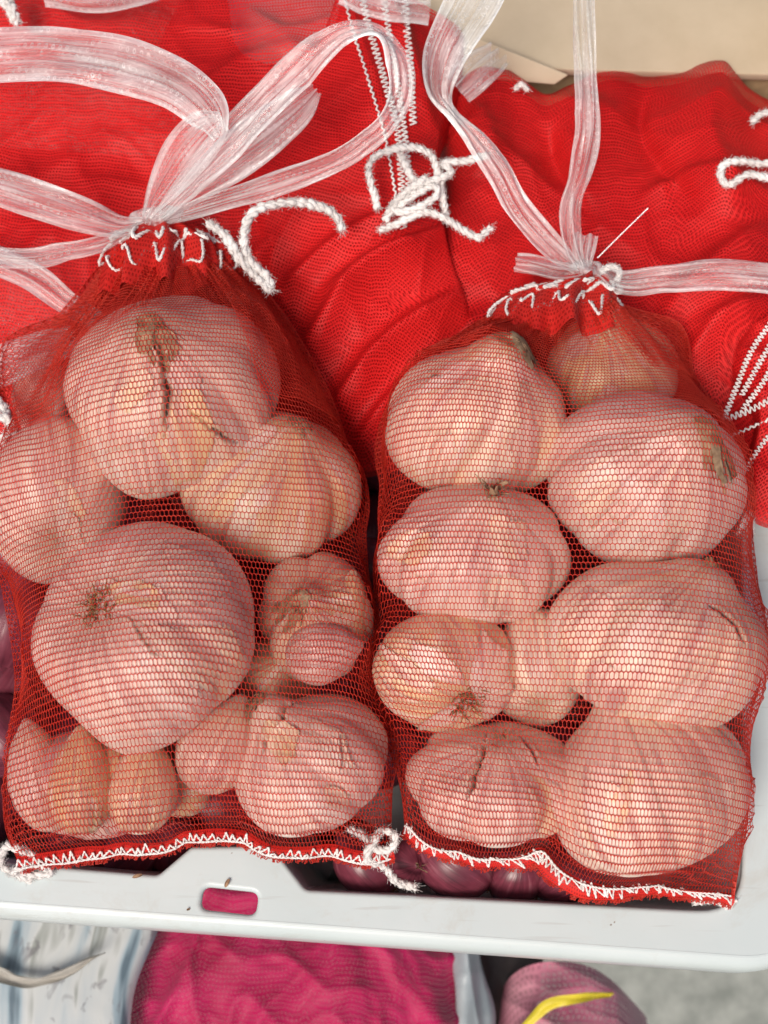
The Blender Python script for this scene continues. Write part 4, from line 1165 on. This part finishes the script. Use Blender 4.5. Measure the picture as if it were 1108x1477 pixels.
H2, G2 = heap_bag('crumpled red net bag with diagonal folds and stitched seams between the two garlic bags', [(470, -50, -0.2), (530, -30, 0.2), (590, 0, 0.0), (640, 40, -0.8)],
                  [(360, 660, -3.2), (480, 690, -2.9), (580, 680, -2.9), (700, 640, -3.1)], 102, [(118, 3.0, 0.16, 1.6, 0.3)], lump=0.25, sag=1.3, camp=1.5,
                  creases=[([(410, 580), (510, 430), (660, 350)], 26, 0.6), ([(380, 480), (490, 370), (600, 330)], 18, 0.35), ([(450, 660), (550, 520), (670, 440)], 24, 0.5), ([(500, 680), (590, 570), (690, 500)], 20, 0.45),
                           ([(560, -20), (590, 100), (610, 220)], 20, 0.35), ([(500, -20), (530, 120), (560, 240)], 22, 0.25), ([(440, 470), (540, 400), (620, 390)], 12, 0.18)])
H3, G3 = heap_bag('puffed red net bag in front of the cardboard behind the right garlic bag', [(620, 150, -1.8), (664, 96, -1.2), (706, 82, -0.9), (748, 94, -1.1), (786, 116, -1.4), (822, 98, -1.3), (880, 72, -1.1), (935, 84, -1.3), (990, 76, -1.1), (1040, 62, -0.9), (1085, 104, -1.3), (1170, 145, -1.6)],
                  [(600, 660, -3.4), (760, 700, -3.2), (900, 720, -2.6), (1040, 700, -1.5), (1180, 690, -1.3)], 103, [(70, 5.6, 0.22, 1.6, 0.6)], lump=0.28, sag=1.5, roll=0.9, camp=1.4,
                  creases=[([(660, 150), (690, 180), (700, 260)], 40, 0.4), ([(786, 170), (800, 240), (850, 330)], 20, -0.45), ([(860, 120), (835, 220), (815, 330)], 30, 0.35), ([(935, 115), (925, 200), (1000, 320)], 18, -0.35),
                           ([(1040, 110), (1010, 200), (1060, 330)], 40, 0.35), ([(660, 520), (740, 460), (760, 380)], 26, 0.45), ([(930, 480), (1000, 400), (1110, 330)], 30, 0.4), ([(900, 300), (980, 270), (1100, 290)], 20, 0.25), ([(600, 600), (650, 500), (700, 450)], 26, 0.4), ([(960, 560), (1020, 470), (1110, 440)], 24, 0.4)])
H4, G4 = heap_bag('red net bag edge with rows of white stitching at the right border', [(1096, 470, 0.2), (1130, 440, 0.3), (1190, 420, 0.3)],
                  [(1064, 735, -0.7), (1110, 760, -0.7), (1200, 770, -0.7)], 104, [(50, 0.9, 0.2, 0.8, 0.3)], lump=0.15, sag=0.3)
pf = empty('plastic_film', at(420, 60, -4), 'pale plastic film under the thin red net at the top centre', 'plastic film')
cloth(pf, 'sheet', [(230, -60, -2.6), (400, -60, -2.6), (560, -60, -2.6)], [(260, 160, -2.9), (400, 170, -2.9), (560, 160, -2.9)], 70, 90, mat_simple('pale_film', (0.50, 0.42, 0.42), (0.66, 0.60, 0.60), 40, 0.3, 0.2), 131, [], lump=0.1, crumple=1.2)
# seams on the crumpled bag, laid on its cloth
def on_cloth(G, x, y, lift):
    Q = proj(G.reshape(-1, 3))
    i = np.argmin(((Q - np.array([x, y])) ** 2).sum(1))
    z = G.reshape(-1, 3)[i, 2] + lift
    return at(x, y, z)
def seam(parent, G, line, wpx, pitch, r, seed):
    C = catmull(np.array([(x, y, 0) for x, y in line], float), 6.0)[:, :2]
    L = np.concatenate([[0], np.cumsum(np.linalg.norm(np.diff(C, axis=0), axis=1))])
    n = int(L[-1] / pitch)
    t = np.linspace(0, L[-1], 2 * n)
    X = np.stack([np.interp(t, L, C[:, 0]), np.interp(t, L, C[:, 1])], -1)
    T = np.gradient(X, axis=0); T /= np.linalg.norm(T, axis=1)[:, None]
    Nn = np.stack([-T[:, 1], T[:, 0]], -1)
    X = X + Nn * ((np.arange(len(X)) % 2) * 2 - 1)[:, None] * wpx / 2
    zs = np.array([on_cloth(G, x, y, 0.10)[2] for x, y in X])
    ker = np.ones(9) / 9
    zs = np.convolve(np.pad(zs, 4, mode='edge'), ker, 'valid')
    P = np.array([at(x, y, z) for (x, y), z in zip(X, zs)])
    V, F = yarn(P, r, seed, 2, 5)
    mesh('seam_stitching', V, F, M_YARN, parent)
seam(H2, G2, [(488, -40), (508, 40), (530, 110), (556, 200), (574, 300)], 3, 9, 0.028, 1)
seam(H2, G2, [(515, -40), (530, 30), (556, 120), (575, 200), (582, 330)], 9, 7, 0.026, 2)
seam(H2, G2, [(548, -40), (560, 40), (575, 130), (588, 230), (590, 300)], 8, 7, 0.026, 3)
seam(H2, G2, [(585, -30), (586, 30), (592, 90), (596, 180)], 9, 7, 0.026, 4)
seam(H4, G4, [(1120, 455), (1085, 505), (1062, 560), (1044, 605)], 7, 6, 0.024, 5)
seam(H4, G4, [(1125, 475), (1095, 525), (1070, 570)], 7, 6, 0.024, 6)
seam(H4, G4, [(1125, 500), (1105, 545), (1072, 590)], 7, 6, 0.024, 7)
seam(H4, G4, [(1120, 572), (1085, 590), (1050, 604)], 8, 7, 0.026, 8)
seam(H4, G4, [(1120, 600), (1080, 618), (1052, 630)], 3, 8, 0.030, 9)
seam(H4, G4, [(1125, 615), (1100, 640), (1075, 680)], 6, 6, 0.024, 10)
# loose white yarn lying on the heap
def yarn_thing(label, strands, seed, r=0.095):
    P0 = pxpath(strands[0])
    root = empty('white_yarn', P0.min(0), label, 'yarn')
    for k, s in enumerate(strands):
        V, F = yarn(pxpath(s), r, seed + k, 3, 420)
        mesh('strand', V, F, M_YARN, root)
yarn_thing('tangled fluffy white yarn between the two garlic bags\' ribbons', [
    [(545, 300, 0.9), (532, 245, 1.3), (548, 222, 1.5), (590, 212, 1.6), (620, 222, 1.6), (632, 250, 1.5), (640, 290, 1.2), (644, 318, 0.9)],
    [(556, 318, 0.8), (572, 290, 1.2), (602, 268, 1.5), (650, 250, 1.7), (640, 235, 1.8), (672, 232, 1.9), (702, 224, 2.0)],
    [(548, 332, 0.7), (575, 322, 0.9), (612, 306, 1.2), (640, 314, 1.2), (668, 332, 1.0), (690, 342, 0.9), (708, 328, 0.9)],
    [(560, 310, 0.8), (590, 286, 1.3), (625, 268, 1.6), (628, 284, 1.5), (590, 304, 1.2), (566, 300, 1.1), (586, 276, 1.4), (616, 256, 1.7)],
    [(575, 215, 1.2), (584, 236, 1.5), (596, 258, 1.4), (612, 268, 1.3)]], 201)
yarn_thing('white yarn loop on the red bag at the upper right border', [
    [(1130, 232, 0.8), (1100, 236, 0.9), (1066, 232, 1.0), (1044, 238, 1.0), (1040, 256, 0.9), (1052, 266, 0.9), (1078, 252, 1.1), (1105, 256, 1.1), (1135, 262, 1.0)]], 202)
yarn_thing('short white yarn end in the top left corner', [[(-20, 0, 1.0), (8, 6, 1.0), (20, 30, 0.8)], [(12, -10, 1.1), (18, 14, 1.2), (26, 34, 0.9)]], 203, 0.11)
yarn_thing('white yarn clump at the left border beside the left bag', [[(-20, 560, -0.4), (6, 590, -0.2), (14, 612, -0.2), (4, 640, -0.4), (-10, 655, -0.5)], [(-15, 600, -0.3), (10, 604, 0.0), (20, 622, -0.2), (2, 632, -0.3)]], 204, 0.11)
yarn_thing('white yarn stub at the right edge of the right bag', [[(1064, 770, -0.8), (1074, 752, -0.6), (1082, 742, -0.6), (1086, 770, -0.9)], [(1076, 748, -0.6), (1082, 775, -0.7)]], 205, 0.07)
yarn_thing('white yarn end under the cardboard at the top', [[(744, 128, -0.3), (752, 122, -0.1), (762, 130, -0.2)], [(1098, 160, 0.0), (1112, 170, 0.1), (1130, 165, 0.1)]][:1], 206, 0.08)
yarn_thing('white yarn end at the top right border', [[(1085, 176, 0.2), (1100, 164, 0.3), (1130, 160, 0.3)]], 207, 0.09)

# clear plastic scraps on the heap
def scrap(label, pts, seed):
    root = empty('plastic_film', at(pts[0][0], pts[0][1], pts[0][2]), label, 'plastic film')
    ribbon(root, pts, 'sheet', seed, nW=25, corr=0.12, waves=3)
scrap('crinkled clear plastic film at the top centre border', [(500, -18, 1.4, 60, 10), (555, 6, 1.5, 50, 20), (620, 14, 1.4, 50, 10)], 91)
scrap('clear plastic film scrap at the top left border', [(70, -14, 1.6, 50, 10), (130, -4, 1.8, 44, 0), (200, -14, 1.6, 50, 10), (240, -24, 1.5, 40, 0)], 92)
scrap('crumpled clear plastic film behind the left ribbon on the right', [(660, 128, 0.6, 50, 0), (690, 100, 0.9, 60, 20), (720, 78, 0.6, 46, 10)], 93)

# ------------------------------------------------------------------ cardboard box behind
def box_part(parent, name, corners, thick, mat):
    """slab from four corners (cm) with thickness along its normal, soft edges"""
    C = np.array(corners, float)
    n = np.cross(C[1] - C[0], C[3] - C[0]); n /= np.linalg.norm(n)
    V = np.vstack([C, C - n * thick])
    F = np.array([[0, 1, 2, 3], [7, 6, 5, 4], [0, 4, 5, 1], [1, 5, 6, 2], [2, 6, 7, 3], [3, 7, 4, 0]])
    o = mesh(name, V, F, mat, parent, smooth=False)
    b = o.modifiers.new('soft', 'BEVEL'); b.width = 0.0006; b.segments = 2
    return o
CBX = empty('cardboard_box', at(830, 100, -18), 'plain tan cardboard box along the top right border', 'box')
a0, a1 = at(520, 92, -1.4), at(1300, 112, -1.4)
dv = np.array([0, 9.0, 0.5])
box_part(CBX, 'top_flap', [a0, a1, a1 + dv, a0 + dv], 0.4, M_CARD)
b0, b1 = a0 + np.array([0, 0.35, -0.45]), a1 + np.array([0, 0.35, -0.45])
dn = np.array([0, 0, -16.0])
box_part(CBX, 'front_panel', [b0 + dn, b1 + dn, b1, b0], 0.4, M_CARDE)
c0, c1, c2, c3 = at(690, 55, -0.5), at(820, 108, -1.0), at(800, 122, -1.3), at(660, 110, -1.4)
FL = empty('cardboard_corner', c3, 'small tan cardboard corner sticking out below the box top', 'paper')  # corner of the cardboard, built as its own thin slab
box_part(FL, 'sheet', [c3, c2, c1, c0], 0.08, M_CARD)
PO = empty('wooden_post', at(1086, 130, -20), 'pale post end below the cardboard at the top right border', 'post')
p0 = at(1086, 118, -6.0); 
box_part(PO, 'post', [p0, p0 + [1.2, 0, 0], p0 + [1.2, -4.5, 0], p0 + [0, -4.5, 0]], 14, M_WOOD)

# ------------------------------------------------------------------ shallots in the tray
def shallot(x, y, rpx, z, dirv, label, seed, ell=1.15):
    rs = np.random.RandomState(seed)
    c = at(x, y, z); k = pxcm(c); r = rpx * k
    a, b, ax = basis(np.array(dirv, float))
    N, M = 48, 40
    th = np.linspace(0, 2 * math.pi, N, endpoint=False)[None]; p = np.linspace(0.001, math.pi - 0.001, M)[:, None]
    rad = np.sin(p) ** 0.92 * (1 + 0.02 * np.cos(5 * th + seed) * np.sin(p)) * (1 + 0.03 * np.cos(2 * th + seed))
    zz = ell * np.cos(p) + 0.30 * np.exp(-(p / 0.25) ** 2) - 0.10 * np.exp(-((math.pi - p) / 0.2) ** 2) + 0 * th
    V = c + ((a * (rad * np.cos(th))[..., None] + b * (rad * np.sin(th))[..., None] + ax * zz[..., None]) * r).reshape(-1, 3)
    uv = np.stack(np.broadcast_arrays(th / 6.2832, p / math.pi), -1).reshape(-1, 2)
    root = empty('red_shallot', V[np.argmin(V[:, 2])], label, 'shallot', 'red shallots in the tray')
    mesh('skin', V, grid_faces(M, N, True), M_SHAL, root, uv=uv)
    S, F = strips(V.reshape(M, N, 3)[0].mean(0) - ax * 0.08, ax, 7, 0.35, 0.07, 0.10, seed, 0.05)
    mesh('dry_tip', S, F, M_STEM, root)
    S, F = fibres(V.reshape(M, N, 3)[-1].mean(0), -ax, 14, 0.3, 0.10, seed)
    mesh('root_tuft', S, F, M_ROOT, root)
SH = [(656, 1244, 52, -3.1, (-.8, .5, .3), 'biggest red shallot showing below the right bag, left of the other two'),
      (744, 1260, 44, -3.5, (.1, .4, .9), 'red shallot with dry tip showing, middle one below the right bag'),
      (818, 1256, 46, -3.3, (.8, .6, .2), 'dark red shallot below the right bag, nearest the seam\'s dip'),
      (592, 1236, 38, -3.4, (.2, -.3, .9), 'small dark shallot in the gap below the two bags\' meeting corners'),
      (530, 1244, 46, -3.3, (-.6, .6, .4), 'dark red shallot under the left bag\'s bottom right corner'),
      (188, 1222, 44, -4.6, (.7, .5, .3), 'shaded shallot behind the tray rim, left of the handle tab'),
      (118, 1222, 46, -4.8, (-.7, .5, .3), 'shaded shallot under the left bag\'s seam, left of its neighbour'),
      (245, 1218, 40, -4.9, (.1, .9, .2), 'shaded shallot touching the handle tab\'s left slope'),
      (16, 900, 62, -4.2, (.3, .7, .5), 'dark shallot at the left border, beside the left bag\'s largest bulb'),
      (2, 1060, 58, -4.4, (.6, -.6, .4), 'dark shallot at the left border, just above the left bag\'s bare cloves'),
      (-6, 985, 50, -5.0, (.6, .6, .4), 'dark shallot sunk low at the left border'),
      (545, 905, 46, -3.6, (.3, .8, .4), 'dark shallot in the upper gap between the two bags'),
      (548, 830, 48, -3.9, (-.5, .7, .4), 'topmost dark shallot in the gap between the two bags'),
      (552, 985, 48, -3.9, (-.5, -.7, .4), 'dark shallot in the lower gap between the two bags'),
      (20, 800, 50, -4.4, (.5, .2, .7), 'uppermost dark shallot at the left border')]
for i, s in enumerate(SH):
    shallot(s[0], s[1], s[2], s[3], s[4], s[5], 300 + i)
# the unseen bed of shallots under the bags
def bed():
    rs = np.random.RandomState(5)
    parts = []
    for gx in range(13):
        for gy in range(8):
            x, y = -20 + gx * 2.5 + rs.uniform(-.4, .4), -10 + gy * 2.3 + rs.uniform(-.4, .4)
            c = np.array([x, y, -6.4 + rs.uniform(-.5, .5)])
            if y < -7.6 or x > 8.8: continue
            th = np.linspace(0, 2 * math.pi, 14, endpoint=False)[None]; p = np.linspace(0.01, math.pi - 0.01, 9)[:, None]
            X = np.stack([np.sin(p) * np.cos(th) * 1.3, np.sin(p) * np.sin(th) * 1.15, np.cos(p) + 0 * th], -1).reshape(-1, 3)
            parts.append((c + X * 1.15, grid_faces(9, 14, True)))
    V, F = join(parts)
    o = mesh('shallot_bed', V, F, M_SHAL, None, uv=V[:, :2])
    tag(o, 'layer of red shallots lying in the shade under the bags', 'shallots', kind='stuff')
bed()

# ------------------------------------------------------------------ things below the tray
def simple_cloth(name, label, cat, top, bot, mat, seed, folds, n=90, m=110, **kw):
    root = empty(name, at(bot[0][0], bot[0][1], bot[0][2]), label, cat)
    return root, cloth(root, 'cloth', top, bot, n, m, mat, seed, folds, **kw)[1]
simple_cloth('pink_mesh_bag', 'bright pink net sack lying below the tray\'s handle tab', 'mesh bag', [(195, 1250, -17.5), (320, 1225, -16), (480, 1235, -16), (650, 1250, -17)],
             [(130, 1620, -18), (300, 1640, -16.5), (480, 1640, -16), (676, 1630, -18)], M_PINK, 111, [(150, 5.5, 0.2, 1.6, 0.2)], lump=0.6, sag=1.6, crumple=3.2, creases=[([(220, 1480), (330, 1400), (400, 1300)], 50, 0.6), ([(430, 1300), (500, 1400), (520, 1560)], 60, 0.7), ([(520, 1300), (600, 1400), (640, 1560)], 46, 0.6)])
simple_cloth('printed_sheet', 'blue and white printed plastic sheet in the lower left corner', 'packaging', [(-120, 1230, -12.5), (60, 1240, -12.0), (240, 1255, -12.5)],
             [(-200, 1600, -12.0), (0, 1600, -11.6), (140, 1600, -12.2)], M_PRINT, 112, [(60, 7, 0.15, 0.6, 0.2)], lump=0.06, sag=0.2, crumple=0.12, fine=0.0)
leaf = empty('dry_leaf', at(60, 1405, -10.6), 'grey dry strip of leaf lying across the printed sheet', 'leaf')
A = [(-40, 1380, -11.5, 18, 10), (-5, 1398, -11.4, 24, -25), (20, 1416, -11.3, 14, 40), (60, 1414, -11.3, 12, -20), (100, 1402, -11.3, 15, 35), (128, 1384, -11.3, 11, 0), (152, 1374, -11.4, 5, 0)]
lf = ribbon(leaf, A, 'blade', 113, nW=9, corr=0.05, waves=1)
lf.data.materials.clear(); lf.data.materials.append(M_LEAF)
simple_cloth('grey_sack', 'pale grey plastic sack edge right of the pink net sack', 'sack', [(650, 1330, -15.5), (672, 1335, -15), (692, 1340, -16)],
             [(640, 1600, -15.5), (672, 1600, -15), (706, 1600, -16)], M_GREY, 114, [(10, 1.0, 0.2, 0.5, 0.2)], n=50, m=30, lump=0.1, sag=0.2)
simple_cloth('shade_sheet', 'nearly black sheet standing in for the shade between the grey sack and the yellow-strapped bag', 'sack', [(676, 1330, -19), (720, 1330, -18.5), (790, 1340, -20)],
             [(676, 1600, -19), (700, 1600, -18.5), (735, 1600, -20)], M_DARK, 115, [(30, 2.0, 0.4, 0.8, 0.2)], n=50, m=50, lump=0.3, sag=0.5)  # dark sheet put where only shade falls between the bags
flr, GF = simple_cloth('pink_net_bag', 'pale pink net bag tied with a yellow strap at the bottom border', 'bag', [(704, 1470, -21), (735, 1408, -18.5), (790, 1388, -18), (860, 1402, -18.5), (935, 1470, -21)],
             [(640, 1640, -20), (760, 1640, -17), (850, 1640, -16.5), (960, 1640, -18), (1040, 1640, -21)], M_FLORAL, 116, [(60, 2.2, 0.3, 1.1, 0.2)], n=90, m=100, lump=0.35, sag=0.8, crumple=1.8)
st = ribbon(flr, [(735, 1510, -15.6, 13, 0), (772, 1466, -15.2, 13, 20), (800, 1446, -15.0, 13, -10), (842, 1438, -15.2, 12, 10), (882, 1434, -16.2, 8, 0)], 'strap', 117, nW=7, corr=0.02, waves=1)
st.data.materials.clear(); st.data.materials.append(M_YEL)

# dry skin flakes fallen on the tray rim
def flake(x, y, l, w, rot, label, seed):
    c = at(x, y, RIM_Z + 0.03)
    nz = smoothnoise(seed, 10, 1, 4, 2)
    u = np.linspace(-1, 1, 11)[:, None]; v = np.linspace(-1, 1, 7)[None]
    X = u * l + 0 * v; Y = v * w * np.sqrt(np.clip(1 - u ** 2, 0.02, 1)); 
    Z = 0.05 * (Y / w) ** 2 + 0.03 * nz(np.stack(np.broadcast_arrays(X * 8, Y * 8), -1).reshape(-1, 2)).reshape(X.shape) + 0.04
    ca, sa = math.cos(rot), math.sin(rot)
    V = np.stack([c[0] + X * ca - Y * sa, c[1] + X * sa + Y * ca, c[2] + Z], -1).reshape(-1, 3)
    V[:, 2] += np.random.RandomState(seed).normal(size=len(V)) * 0.004
    tag(mesh('skin_flake', V, grid_faces(11, 7), M_STEM), label, 'skin flake', 'dry skin flakes on the tray rim')
flake(328, 1274, 0.13, 0.055, 1.1, 'tiny tan skin flake on the tray rim above the handle slot', 401)
flake(199, 1264, 0.15, 0.05, 0.25, 'tiny tan skin flake on the tray rim left of the handle tab', 402)
flake(272, 1312, 0.05, 0.03, 0.4, 'tiniest dark speck of skin left of the handle slot', 403)
